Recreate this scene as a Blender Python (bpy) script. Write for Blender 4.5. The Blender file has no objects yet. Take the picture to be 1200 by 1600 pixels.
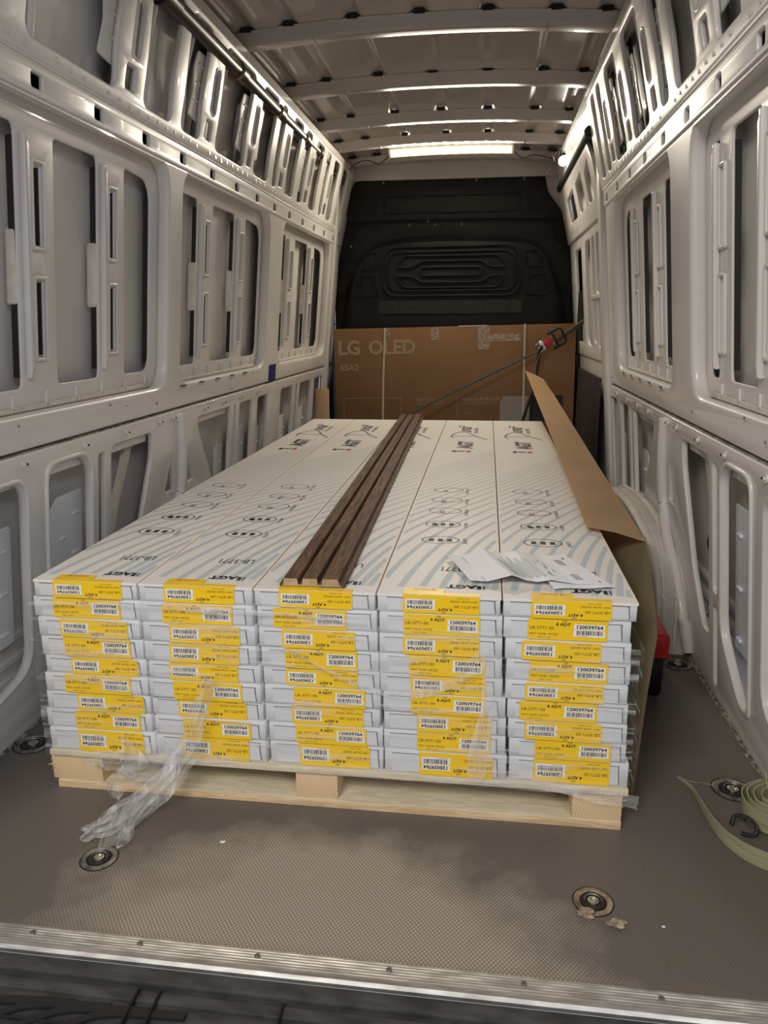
import bpy, bmesh, math, random
from mathutils import Vector, Matrix, noise
random.seed(7)
C = bpy.context.scene
COL = C.collection

# ------------------------------------------------------------------ camera
def camera():
    yaw, pitch, roll = .134, .248, -.007
    cy, sy, cp, sp = math.cos(yaw), math.sin(yaw), math.cos(pitch), math.sin(pitch)
    w = Vector((-sy*cp, cy*cp, -sp)); r = Vector((cy, sy, 0)); u = r.cross(w)
    r2 = r*math.cos(roll)+u*math.sin(roll); u2 = -r*math.sin(roll)+u*math.cos(roll)
    cd = bpy.data.cameras.new('camera'); co = bpy.data.objects.new('camera', cd); COL.objects.link(co)
    m = Matrix((r2, u2, -w)).transposed().to_4x4(); m.translation = (.243, 0, 1.0)
    co.matrix_world = m
    cd.sensor_fit = 'VERTICAL'; cd.sensor_height = 36; cd.lens = 1179.16/1600*36; cd.clip_start = .02
    C.camera = co
camera()

# ------------------------------------------------------------------ world, lights, exposure
wd = bpy.data.worlds.new('world'); C.world = wd; wd.use_nodes = True
bg = wd.node_tree.nodes['Background']; bg.inputs[0].default_value = (.86, .88, 1, 1); bg.inputs[1].default_value = .30
def area(name, loc, target, sx, sy, power, color):
    l = bpy.data.lights.new(name, 'AREA'); l.shape = 'RECTANGLE'; l.size = sx; l.size_y = sy; l.energy = power; l.color = color
    o = bpy.data.objects.new(name, l); COL.objects.link(o); o.location = loc
    o.rotation_euler = (Vector(target)-Vector(loc)).to_track_quat('-Z', 'Y').to_euler()
    return o
# ceiling lamps of the loading bay behind the open rear doors
area('bay_ceiling_lamp', (-.9, -1.6, 2.9), (.1, 1.9, .3), 1.3, .7, 66, (1, .945, .875))
area('bay_ceiling_lamp_far', (2.3, -2.6, 3.0), (0, 2.0, .5), 1.2, .6, 34, (.95, .95, 1))
C.view_settings.view_transform = 'Standard'; C.view_settings.look = 'None'
C.view_settings.exposure = 0.28; C.view_settings.gamma = 1; C.view_settings.use_curve_mapping = False

# ------------------------------------------------------------------ materials
def mat(name, col, rough=.5, metal=0., coat=0., emit=None, estr=0., bump=None, spec=None, trans=0.):
    m = bpy.data.materials.new(name); m.use_nodes = True; nt = m.node_tree; b = nt.nodes['Principled BSDF']
    b.inputs['Base Color'].default_value = (*col, 1); b.inputs['Roughness'].default_value = rough; b.inputs['Metallic'].default_value = metal
    b.inputs['Coat Weight'].default_value = coat; b.inputs['Coat Roughness'].default_value = .06
    if spec is not None: b.inputs['Specular IOR Level'].default_value = spec
    if emit: b.inputs['Emission Color'].default_value = (*emit, 1); b.inputs['Emission Strength'].default_value = estr
    if trans: b.inputs['Transmission Weight'].default_value = trans
    return m
def N(m, t, **k):
    n = m.node_tree.nodes.new(t)
    for a, v in k.items():
        if a.startswith('i_'): n.inputs[a[2:].replace('_', ' ')].default_value = v
        else: setattr(n, a, v)
    return n
def L(m, a, b): m.node_tree.links.new(a, b)
def mottle(m, c1, c2, scale=8., stretch=(1, 1, 1), lo=.35, hi=.65, detail=6., coord='Object', bump=0., bdist=.002, distort=0.):
    nt = m.node_tree; b = nt.nodes['Principled BSDF']
    tc = N(m, 'ShaderNodeTexCoord'); mp = N(m, 'ShaderNodeMapping'); mp.inputs['Scale'].default_value = stretch
    no = N(m, 'ShaderNodeTexNoise'); no.inputs['Scale'].default_value = scale; no.inputs['Detail'].default_value = detail; no.inputs['Distortion'].default_value = distort
    cr = N(m, 'ShaderNodeValToRGB'); cr.color_ramp.elements[0].position = lo; cr.color_ramp.elements[1].position = hi
    cr.color_ramp.elements[0].color = (*c1, 1); cr.color_ramp.elements[1].color = (*c2, 1)
    L(m, tc.outputs[coord], mp.inputs[0]); L(m, mp.outputs[0], no.inputs['Vector']); L(m, no.outputs['Fac'], cr.inputs[0]); L(m, cr.outputs[0], b.inputs['Base Color'])
    if bump:
        bu = N(m, 'ShaderNodeBump'); bu.inputs['Strength'].default_value = bump; bu.inputs['Distance'].default_value = bdist
        L(m, no.outputs['Fac'], bu.inputs['Height']); L(m, bu.outputs[0], b.inputs['Normal'])
    return m
def paint(name, c1, c2, rough, coat):
    m = mat(name, c1, rough, coat=coat)
    mottle(m, c1, c2, 2.2, lo=.4, hi=.62, bump=.12, bdist=.004)
    return m
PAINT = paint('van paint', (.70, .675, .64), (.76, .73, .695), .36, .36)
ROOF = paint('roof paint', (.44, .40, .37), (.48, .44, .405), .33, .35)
ARCHM = mottle(mat('scuffed arch paint', (.5, .46, .4), .5), (.50, .465, .42), (.66, .62, .57), 7, bump=.25, bdist=.004)
SKIN = paint('outer skin paint', (.67, .64, .605), (.71, .68, .645), .45, .15)
PRIMER = paint('pale primer', (.74, .77, .79), (.80, .82, .83), .4, .3)
MASTIC = mottle(mat('mastic', (.6, .57, .48), .8), (.66, .61, .51), (.78, .73, .64), 25, bump=.6, bdist=.006)
GRIME = mottle(mat('grime', (.2, .18, .15), .9), (.16, .14, .12), (.4, .36, .3), 30)
BLACKH = mat('black cavity shade', (.01, .01, .01), .7)
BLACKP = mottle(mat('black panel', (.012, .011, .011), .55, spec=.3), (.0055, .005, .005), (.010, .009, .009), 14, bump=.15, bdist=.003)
BLACKM = mat('black rubber and gap shade', (.015, .015, .016), .55)
BUMPER = mottle(mat('bumper plastic', (.035, .036, .037), .55), (.030, .031, .030), (.075, .073, .068), 14, stretch=(1, 3, 1), bump=.2)
STEEL = mat('bright steel', (.62, .6, .56), .25, 1.)
DULL = mottle(mat('dull steel', (.3, .29, .27), .45, .7), (.12, .115, .1), (.42, .4, .36), 40)
RODM = mottle(mat('dark tube', (.05, .035, .03), .34, .3, coat=.25), (.022, .016, .014), (.05, .035, .03), 5)
ALU = mottle(mat('aluminium', (.62, .6, .56), .38, .75), (.44, .42, .38), (.70, .68, .63), 18, stretch=(1, 6, 1))
CARD = mottle(mat('carton white', (.66, .68, .685), .5), (.63, .65, .66), (.70, .71, .71), 5, bump=.1)
LID = mottle(mat('lid white', (.74, .71, .66), .5), (.80, .755, .69), (.84, .79, .73), 3, bump=.06)
LINE = mat('printed blue line', (.52, .57, .585), .55)
INK = mat('black ink', (.015, .015, .015), .6)
INKR = mat('red ink', (.6, .02, .02), .6)
GREYL = mat('grey fold line', (.25, .25, .25), .7)
YEL = mottle(mat('yellow label', (.9, .52, .01), .38), (.90, .56, .003), (.96, .63, .005), 20, bump=.25, bdist=.002)
WLAB = mat('white patch', (.85, .85, .85), .45)
PAPER = mat('paper', (.88, .88, .89), .6)
INKG = mat('grey print', (.12, .12, .13), .6)
def wood(name, c1, c2, sc, stretch, rough=.6, bump=.3):
    m = mat(name, c1, rough); b = m.node_tree.nodes['Principled BSDF']
    tc = N(m, 'ShaderNodeTexCoord'); mp = N(m, 'ShaderNodeMapping'); mp.inputs['Scale'].default_value = stretch
    no = N(m, 'ShaderNodeTexNoise'); no.inputs['Scale'].default_value = sc; no.inputs['Detail'].default_value = 8; no.inputs['Distortion'].default_value = 1.2
    cr = N(m, 'ShaderNodeValToRGB'); cr.color_ramp.elements[0].position = .38; cr.color_ramp.elements[1].position = .64
    cr.color_ramp.elements[0].color = (*c1, 1); cr.color_ramp.elements[1].color = (*c2, 1)
    bu = N(m, 'ShaderNodeBump'); bu.inputs['Strength'].default_value = bump; bu.inputs['Distance'].default_value = .001
    L(m, tc.outputs['Object'], mp.inputs[0]); L(m, mp.outputs[0], no.inputs[0]); L(m, no.outputs['Fac'], cr.inputs[0]); L(m, cr.outputs[0], b.inputs['Base Color'])
    L(m, no.outputs['Fac'], bu.inputs['Height']); L(m, bu.outputs[0], b.inputs['Normal'])
    return m
PINE = wood('pine', (.62, .43, .22), (.80, .62, .38), 6, (2, 22, 22))
PINEP = wood('pine pale', (.60, .52, .36), (.74, .66, .48), 6, (2, 14, 14))
def endgrain():
    m = mat('pine end grain', (.7, .5, .28), .7); b = m.node_tree.nodes['Principled BSDF']
    tc = N(m, 'ShaderNodeTexCoord'); mp = N(m, 'ShaderNodeMapping'); mp.inputs['Location'].default_value = (-.012, 0, .030)
    wv = N(m, 'ShaderNodeTexWave', wave_type='RINGS', rings_direction='Y'); wv.inputs['Scale'].default_value = 52; wv.inputs['Distortion'].default_value = 1.4; wv.inputs['Detail'].default_value = 2
    cr = N(m, 'ShaderNodeValToRGB'); cr.color_ramp.elements[0].color = (.68, .47, .25, 1); cr.color_ramp.elements[1].color = (.80, .61, .38, 1)
    L(m, tc.outputs['Object'], mp.inputs[0]); L(m, mp.outputs[0], wv.inputs[0]); L(m, wv.outputs['Fac'], cr.inputs[0]); L(m, cr.outputs[0], b.inputs['Base Color'])
    return m
ENDG = endgrain()
WALNUT = wood('walnut foil', (.062, .032, .019), (.21, .105, .058), 5, (26, 1.6, 26), .62, .12)
WALNUT.node_tree.nodes['Principled BSDF'].inputs['Specular IOR Level'].default_value = .25
MDF = mottle(mat('mdf core', (.42, .31, .17), .85), (.36, .26, .13), (.5, .38, .22), 60)
CBOARD = mottle(mat('cardboard', (.42, .27, .13), .8), (.66, .45, .25), (.72, .50, .29), 6, stretch=(1, 1, 1))
CBROWN = mottle(mat('brown carton', (.24, .12, .045), .6), (.235, .12, .045), (.27, .14, .055), 4)
CPRINT = mat('faded white print', (.45, .33, .23), .7)
TAPE = mottle(mat('clear tape', (.4, .28, .17), .15, coat=.6), (.28, .16, .08), (.55, .42, .3), 60, bump=.8, bdist=.003)
PSTRAP = mat('white band', (.62, .58, .5), .4)
WEB = mottle(mat('dark webbing', (.02, .018, .015), .7), (.012, .011, .01), (.05, .045, .03), 60)
WEBT = mat('webbing stripe', (.35, .3, .18), .6)
GREENW = mottle(mat('olive webbing', (.30, .30, .16), .75), (.32, .31, .17), (.46, .44, .27), 8, stretch=(1, 1, 40), bump=.3)
REDP = mat('red plastic', (.55, .012, .02), .35)
BLUE = mat('blue sticker', (.02, .02, .16), .4)
GLASSB = mat('led lens', (.5, .46, .38), .3, emit=(1, .84, .56), estr=.5)
LED = mat('led chip', (1, 1, 1), .3, emit=(1, .9, .72), estr=820.)
SPOTL = mat('spot lens', (1, 1, .9), .3, emit=(1, .97, .8), estr=12.)
LEDCASE = mat('led housing', (.5, .45, .38), .4)

def floor_mat():
    m = mat('mesh plywood', (.1, .09, .08), .42); nt = m.node_tree; b = nt.nodes['Principled BSDF']
    tc = N(m, 'ShaderNodeTexCoord')
    sep = N(m, 'ShaderNodeSeparateXYZ'); L(m, tc.outputs['Object'], sep.inputs[0])
    def M(op, a, bb=None):
        n = N(m, 'ShaderNodeMath', operation=op)
        for i, v in enumerate((a, bb)):
            if v is None: continue
            if isinstance(v, (int, float)): n.inputs[i].default_value = v
            else: L(m, v, n.inputs[i])
        return n.outputs[0]
    k = 2*math.pi/.0072
    # pressed mesh pattern: small pads in a staggered grid
    sx = M('SINE', M('MULTIPLY', sep.outputs['X'], k)); sy = M('SINE', M('MULTIPLY', sep.outputs['Y'], k*.8))
    dots = M('MULTIPLY', sx, sy); pad = M('GREATER_THAN', dots, .15)
    n1 = N(m, 'ShaderNodeTexNoise'); n1.inputs['Scale'].default_value = 3.2; n1.inputs['Detail'].default_value = 8; n1.inputs['Roughness'].default_value = .65
    L(m, tc.outputs['Object'], n1.inputs['Vector'])
    n2 = N(m, 'ShaderNodeTexNoise'); n2.inputs['Scale'].default_value = 11; n2.inputs['Detail'].default_value = 8; L(m, tc.outputs['Object'], n2.inputs['Vector'])
    # traffic wear: a dusty patch in the middle of the load sill
    dx = M('DIVIDE', M('SUBTRACT', sep.outputs['X'], -.02), .42); dy = M('DIVIDE', M('SUBTRACT', sep.outputs['Y'], 1.0), .30)
    rr = M('SQRT', M('ADD', M('MULTIPLY', dx, dx), M('MULTIPLY', dy, dy)))
    wear = M('SUBTRACT', M('ADD', M('MULTIPLY', n1.outputs['Fac'], 1.1), M('MULTIPLY', n2.outputs['Fac'], .5)), rr)
    cl = N(m, 'ShaderNodeClamp'); L(m, M('ADD', M('MULTIPLY', wear, 2.2), .75), cl.inputs[0]); W = cl.outputs[0]
    # dust line along the sill
    ln = N(m, 'ShaderNodeClamp'); L(m, M('SUBTRACT', M('MULTIPLY', M('SUBTRACT', 1.03, sep.outputs['Y']), 18), M('MULTIPLY', n2.outputs['Fac'], .8)), ln.inputs[0])
    mix = N(m, 'ShaderNodeMix', data_type='RGBA'); mix.inputs['A'].default_value = (.138, .121, .104, 1); mix.inputs['B'].default_value = (.245, .207, .163, 1); L(m, W, mix.inputs['Factor'])
    mx2 = N(m, 'ShaderNodeMix', data_type='RGBA'); mx2.inputs['B'].default_value = (.66, .58, .46, 1); L(m, mix.outputs['Result'], mx2.inputs['A'])
    L(m, M('MULTIPLY', M('MULTIPLY', pad, W), .62), mx2.inputs['Factor'])
    mx3 = N(m, 'ShaderNodeMix', data_type='RGBA'); mx3.inputs['B'].default_value = (.21, .165, .115, 1); L(m, mx2.outputs['Result'], mx3.inputs['A']); L(m, M('MULTIPLY', ln.outputs[0], .7), mx3.inputs['Factor'])
    L(m, mx3.outputs['Result'], b.inputs['Base Color'])
    bu = N(m, 'ShaderNodeBump'); bu.inputs['Strength'].default_value = .35; bu.inputs['Distance'].default_value = .0012
    L(m, dots, bu.inputs['Height']); L(m, bu.outputs[0], b.inputs['Normal'])
    return m
FLOORM = floor_mat()

def film_mat(name, base, streak, scale, rot):
    m = bpy.data.materials.new(name); m.use_nodes = True; nt = m.node_tree; nt.nodes.clear()
    out = N(m, 'ShaderNodeOutputMaterial'); tr = N(m, 'ShaderNodeBsdfTransparent'); gl = N(m, 'ShaderNodeBsdfPrincipled')
    gl.inputs['Base Color'].default_value = (.85, .85, .83, 1); gl.inputs['Roughness'].default_value = .16
    tc = N(m, 'ShaderNodeTexCoord'); mp = N(m, 'ShaderNodeMapping'); mp.inputs['Rotation'].default_value = rot; mp.inputs['Scale'].default_value = scale
    no = N(m, 'ShaderNodeTexNoise'); no.inputs['Scale'].default_value = 1; no.inputs['Detail'].default_value = 5; no.inputs['Distortion'].default_value = .35
    mr = N(m, 'ShaderNodeMapRange'); mr.inputs['From Min'].default_value = .52; mr.inputs['From Max'].default_value = .82
    mr.inputs['To Min'].default_value = base; mr.inputs['To Max'].default_value = streak
    bu = N(m, 'ShaderNodeBump'); bu.inputs['Strength'].default_value = 1; bu.inputs['Distance'].default_value = .008
    mix = N(m, 'ShaderNodeMixShader')
    L(m, tc.outputs['Object'], mp.inputs[0]); L(m, mp.outputs[0], no.inputs['Vector']); L(m, no.outputs['Fac'], mr.inputs['Value']); L(m, no.outputs['Fac'], bu.inputs['Height'])
    L(m, bu.outputs[0], gl.inputs['Normal']); L(m, mr.outputs[0], mix.inputs['Fac']); L(m, tr.outputs[0], mix.inputs[1]); L(m, gl.outputs[0], mix.inputs[2]); L(m, mix.outputs[0], out.inputs[0])
    return m
FILM = film_mat('stretch film', .025, .60, (7, 7, 75), (0, .34, 0))
FILM2 = film_mat('bunched film', .20, .85, (50, 20, 12), (0, .5, 0))

# ------------------------------------------------------------------ helpers
def link(name, me, m=None, parent=None, smooth=True, angle=40):
    o = bpy.data.objects.new(name, me); COL.objects.link(o)
    if m is not None and not me.materials: me.materials.append(m)
    if parent is not None: o.parent = parent
    if smooth and me.polygons:
        me.polygons.foreach_set('use_smooth', [True]*len(me.polygons)); me.set_sharp_from_angle(angle=math.radians(angle))
    return o
def obj(name, bm, m=None, parent=None, smooth=True, angle=40):
    me = bpy.data.meshes.new(name); bm.to_mesh(me); bm.free()
    return link(name, me, m, parent, smooth, angle)
def empty(name, loc=(0, 0, 0), rz=0, parent=None):
    o = bpy.data.objects.new(name, None); COL.objects.link(o); o.location = loc; o.rotation_euler = (0, 0, rz); o.empty_display_size = .05
    if parent: o.parent = parent
    return o
def tag(o, label=None, cat=None, group=None, kind=None):
    if label: o['label'] = label
    if cat: o['category'] = cat
    if group: o['group'] = group
    if kind: o['kind'] = kind
    return o
def B(): return bmesh.new()
def box(bm, x0, x1, y0, y1, z0, z1, bev=0, seg=2, mi=0):
    r = bmesh.ops.create_cube(bm, size=1); v = r['verts']
    bmesh.ops.scale(bm, vec=(x1-x0, y1-y0, z1-z0), verts=v); bmesh.ops.translate(bm, vec=((x0+x1)/2, (y0+y1)/2, (z0+z1)/2), verts=v)
    if mi:
        for f in {f for q in v for f in q.link_faces}: f.material_index = mi
    if bev:
        bmesh.ops.bevel(bm, geom=list({e for q in v for e in q.link_edges}), offset=bev, segments=seg, profile=.5, affect='EDGES')
    return bm
def bx(*a, **k): return box(B(), *a, **k)
def cyl(bm, c, r, h, axis='Z', n=24, r2=None, bev=0):
    ret = bmesh.ops.create_cone(bm, cap_ends=True, segments=n, radius1=r, radius2=r if r2 is None else r2, depth=h)
    rot = {'Z': Matrix(), 'X': Matrix.Rotation(math.pi/2, 4, 'Y'), 'Y': Matrix.Rotation(math.pi/2, 4, 'X')}[axis] if isinstance(axis, str) else axis
    bmesh.ops.transform(bm, matrix=Matrix.Translation(c) @ rot, verts=ret['verts'])
    return bm
def lathe(bm, c, prof, n=32):
    rows = []
    for r, z in prof:
        rows.append([bm.verts.new((c[0]+r*math.cos(2*math.pi*i/n), c[1]+r*math.sin(2*math.pi*i/n), c[2]+z)) for i in range(n)])
    for a, b in zip(rows, rows[1:]):
        for i in range(n): bm.faces.new((a[i], a[(i+1) % n], b[(i+1) % n], b[i]))
    bm.faces.new(rows[-1]); bm.faces.new(list(reversed(rows[0]))); bmesh.ops.recalc_face_normals(bm, faces=bm.faces)
    return bm
def tube(bm, pts, r, n=8):
    pts = [Vector(p) for p in pts]; rows = []
    for i, p in enumerate(pts):
        d = (pts[min(i+1, len(pts)-1)]-pts[max(i-1, 0)]).normalized()
        s = d.cross(Vector((0, 0, 1)) if abs(d.z) < .9 else Vector((1, 0, 0))).normalized(); t = d.cross(s)
        rr = r[i] if isinstance(r, (list, tuple)) else r
        rows.append([bm.verts.new(p+(s*math.cos(2*math.pi*k/n)+t*math.sin(2*math.pi*k/n))*rr) for k in range(n)])
    for a, b in zip(rows, rows[1:]):
        for k in range(n): bm.faces.new((a[k], a[(k+1) % n], b[(k+1) % n], b[k]))
    bm.faces.new(rows[0]); bm.faces.new(rows[-1]); bmesh.ops.recalc_face_normals(bm, faces=bm.faces)
    return bm
def prism(bm, pts, f0, f1):
    """closed side wall + caps between f0(p) and f1(p)"""
    a = [bm.verts.new(f0(p)) for p in pts]; b = [bm.verts.new(f1(p)) for p in pts]; n = len(pts)
    for i in range(n): bm.faces.new((a[i], a[(i+1) % n], b[(i+1) % n], b[i]))
    bm.faces.new(a); bm.faces.new(list(reversed(b))); bmesh.ops.recalc_face_normals(bm, faces=bm.faces)
    return bm
def ribbon(bm, pts, widths, th):
    """flat strip through pts with a width vector at each point, thickness th along its normal"""
    rows = []
    for i, p in enumerate(pts):
        p = Vector(p); w = Vector(widths[i] if isinstance(widths[0], (tuple, list, Vector)) else widths)/2
        d = (Vector(pts[min(i+1, len(pts)-1)])-Vector(pts[max(i-1, 0)])).normalized(); nn = d.cross(w).normalized()*th/2
        rows.append([bm.verts.new(q) for q in (p-w-nn, p+w-nn, p+w+nn, p-w+nn)])
    for a, b in zip(rows, rows[1:]):
        for k in range(4): bm.faces.new((a[k], a[(k+1) % 4], b[(k+1) % 4], b[k]))
    bm.faces.new(rows[0]); bm.faces.new(rows[-1]); bmesh.ops.recalc_face_normals(bm, faces=bm.faces)
    return bm
def smoothpts(pts, n=6):
    pts = [Vector(p) for p in pts]; out = []
    for i in range(len(pts)-1):
        p0, p1, p2, p3 = pts[max(i-1, 0)], pts[i], pts[i+1], pts[min(i+2, len(pts)-1)]
        for k in range(n):
            t = k/n; out.append(.5*((2*p1)+(-p0+p2)*t+(2*p0-5*p1+4*p2-p3)*t*t+(-p0+3*p1-3*p2+p3)*t**3))
    out.append(pts[-1]); return out
def rr(a0, a1, b0, b1, r=.02, n=4):
    return rpoly([(a0, b0), (a1, b0), (a1, b1), (a0, b1)], r, n)
def rpoly(pts, r, n=4):
    out = []; m = len(pts)
    for i in range(m):
        p = Vector((*pts[i][:2], 0)); a = Vector((*pts[i-1][:2], 0)); b = Vector((*pts[(i+1) % m][:2], 0))
        ri = pts[i][2] if len(pts[i]) > 2 else r
        da, db = (a-p), (b-p); t = min(ri, da.length*.48, db.length*.48)
        if t < 1e-5: out.append((p.x, p.y)); continue
        A = p+da.normalized()*t; Bp = p+db.normalized()*t
        for k in range(n+1):
            s = k/n; q = A*(1-s)**2+p*2*s*(1-s)+Bp*s*s; out.append((q.x, q.y))
    return out
DG = None
def plate_mesh(name, loops, th, bev, mapf, res=2):
    cu = bpy.data.curves.new(name, 'CURVE'); cu.dimensions = '2D'; cu.fill_mode = 'BOTH'
    cu.extrude = max(th/2-bev, 0); cu.bevel_depth = bev; cu.bevel_resolution = res; cu.offset = -bev
    for lp in loops:
        s = cu.splines.new('POLY'); s.points.add(len(lp)-1); s.use_cyclic_u = True
        for i, p in enumerate(lp): s.points[i].co = (p[0], p[1], 0, 1)
    o = bpy.data.objects.new('tmp', cu); COL.objects.link(o); dg = bpy.context.evaluated_depsgraph_get()
    me = bpy.data.meshes.new_from_object(o.evaluated_get(dg)); bpy.data.objects.remove(o); bpy.data.curves.remove(cu)
    bm = B(); bm.from_mesh(me); bpy.data.meshes.remove(me)
    bmesh.ops.remove_doubles(bm, verts=bm.verts, dist=1e-5)
    for v in bm.verts: v.co = mapf(v.co.x, v.co.y, v.co.z)
    bmesh.ops.recalc_face_normals(bm, faces=bm.faces)
    return bm
def plate(name, loops, th, bev, mapf, m, parent=None, res=2, angle=50):
    return obj(name, plate_mesh(name, loops, th, bev, mapf, res), m, parent, angle=angle)
TXT = {}
def text_mesh(s, size, align='LEFT', off=0., shear=0., space=1.):
    k = (s, size, align, off, shear, space)
    if k in TXT: return TXT[k]
    cu = bpy.data.curves.new('lettering', 'FONT'); cu.body = s; cu.size = size; cu.align_x = align; cu.offset = off; cu.shear = shear; cu.space_character = space; cu.resolution_u = 2
    o = bpy.data.objects.new('tmp', cu); COL.objects.link(o); dg = bpy.context.evaluated_depsgraph_get()
    me = bpy.data.meshes.new_from_object(o.evaluated_get(dg)); bpy.data.objects.remove(o); bpy.data.curves.remove(cu)
    TXT[k] = me; return me
def add_text(bm, s, size, x, y, align='LEFT', off=0., shear=0., rot=0., z=0., sx=1., space=1.):
    me = text_mesh(s, size, align, off, shear, space); n0 = len(bm.verts); bm.from_mesh(me); bm.verts.ensure_lookup_table()
    M = Matrix.Translation((x, y, z)) @ Matrix.Rotation(rot, 4, 'Z') @ Matrix.Diagonal((sx, 1, 1, 1))
    for v in bm.verts[n0:]: v.co = M @ v.co
def quad(bm, x0, x1, y0, y1, z=0.):
    bm.faces.new([bm.verts.new((x, y, z)) for x, y in ((x0, y0), (x1, y0), (x1, y1), (x0, y1))])
def copy_tree(o, parent=None):
    c = o.copy(); COL.objects.link(c)
    if parent: c.parent = parent
    for ch in o.children: copy_tree(ch, c)
    return c

# ------------------------------------------------------------------ van body
FW = .886; SL = .0963
def xlow(z): return FW-SL*z
def xup(z): return xlow(1.506)-.235*(z-1.506)
def W(side, zone='low', d=0.):
    s = -1 if side == 'left' else 1
    f = xlow if zone == 'low' else xup
    return lambda a, b, t: Vector((s*(f(b)+d-t), a, b))
Y0, Y1 = .985, 5.22

# floor
bm = bx(-.905, .905, .975, 5.3, -.02, 0, 0)
floor = tag(obj('floor', bm, FLOORM, smooth=False), 'dark mesh-textured plywood load floor of the van, worn pale near the sill', 'floor', kind='structure')
bm = B(); prism(bm, [(.944, -.012), (.942, -.003), (.946, .002), (.952, .003), (.986, .0035), (.986, -.012)], lambda p: (-1.0, p[0], p[1]), lambda p: (1.0, p[0], p[1]))
sill = tag(obj('trim_1', bm, ALU, smooth=False), 'ribbed aluminium sill strip along the edge of the load floor', 'sill', kind='structure')
for i in range(6):
    bm = bx(-1, 1, .956+i*.0052, .9585+i*.0052, .001+i*.0004, .0035+i*.0004)
    obj('tread_rib', bm, ALU, sill, smooth=False)
bm = B(); cyl(bm, (0, 0, 0), .0045, .002, n=14); cyl(bm, (0, 0, .0012), .0022, .0012, n=6); scr = bpy.data.meshes.new('screw'); bm.to_mesh(scr); bm.free()
for x in (-.49, -.30, -.10, .115, .325, .53, -.7):
    o = link('screw', scr, DULL, sill); o.location = (x, .970, .0058)

# rear bumper step below the sill
bump = tag(empty('bumper_step', (0, .85, .0)), 'black ribbed plastic bumper step below the aluminium sill', 'bumper')
obj('step_body', bx(-1.05, 1.05, -.25, .092, -.08, -.014, .006), BUMPER, bump)
obj('step_edge', bx(-1.05, 1.05, .060, .089, -.016, -.006, .003), BUMPER, bump)
obj('step_edge', bx(-1.05, 1.05, .030, .050, -.016, -.010, .002), BUMPER, bump)
for k in range(4):
    x = -.56+k*.06
    pts = smoothpts([(x, -.045, -.012), (x+.04, -.015, -.0115), (x+.09, .006, -.011), (x+.20, .014, -.011)], 6)
    obj('grip_arc', ribbon(B(), pts, (0, .013, 0), .006), BLACKM, bump)
for x in (-.27, -.235, -.04, .22, .45):
    obj('panel_joint', bx(x, x+.003, -.03, .05, -.013, -.004), BLACKH, bump, smooth=False)
obj('panel_joint', bx(-1, 1, -.022, -.018, -.013, -.009), BLACKH, bump, smooth=False)
for k in range(3):
    bm = B(); bmesh.ops.create_icosphere(bm, subdivisions=2, radius=.008)
    for v in bm.verts: v.co = Vector((v.co.x*1.6, v.co.y, v.co.z*.35))*(1+.3*noise.noise(v.co*90))+Vector((-.165+.018*k, -.004, -.0125))
    obj("paint_chip", bm, GRIME, bump)

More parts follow.
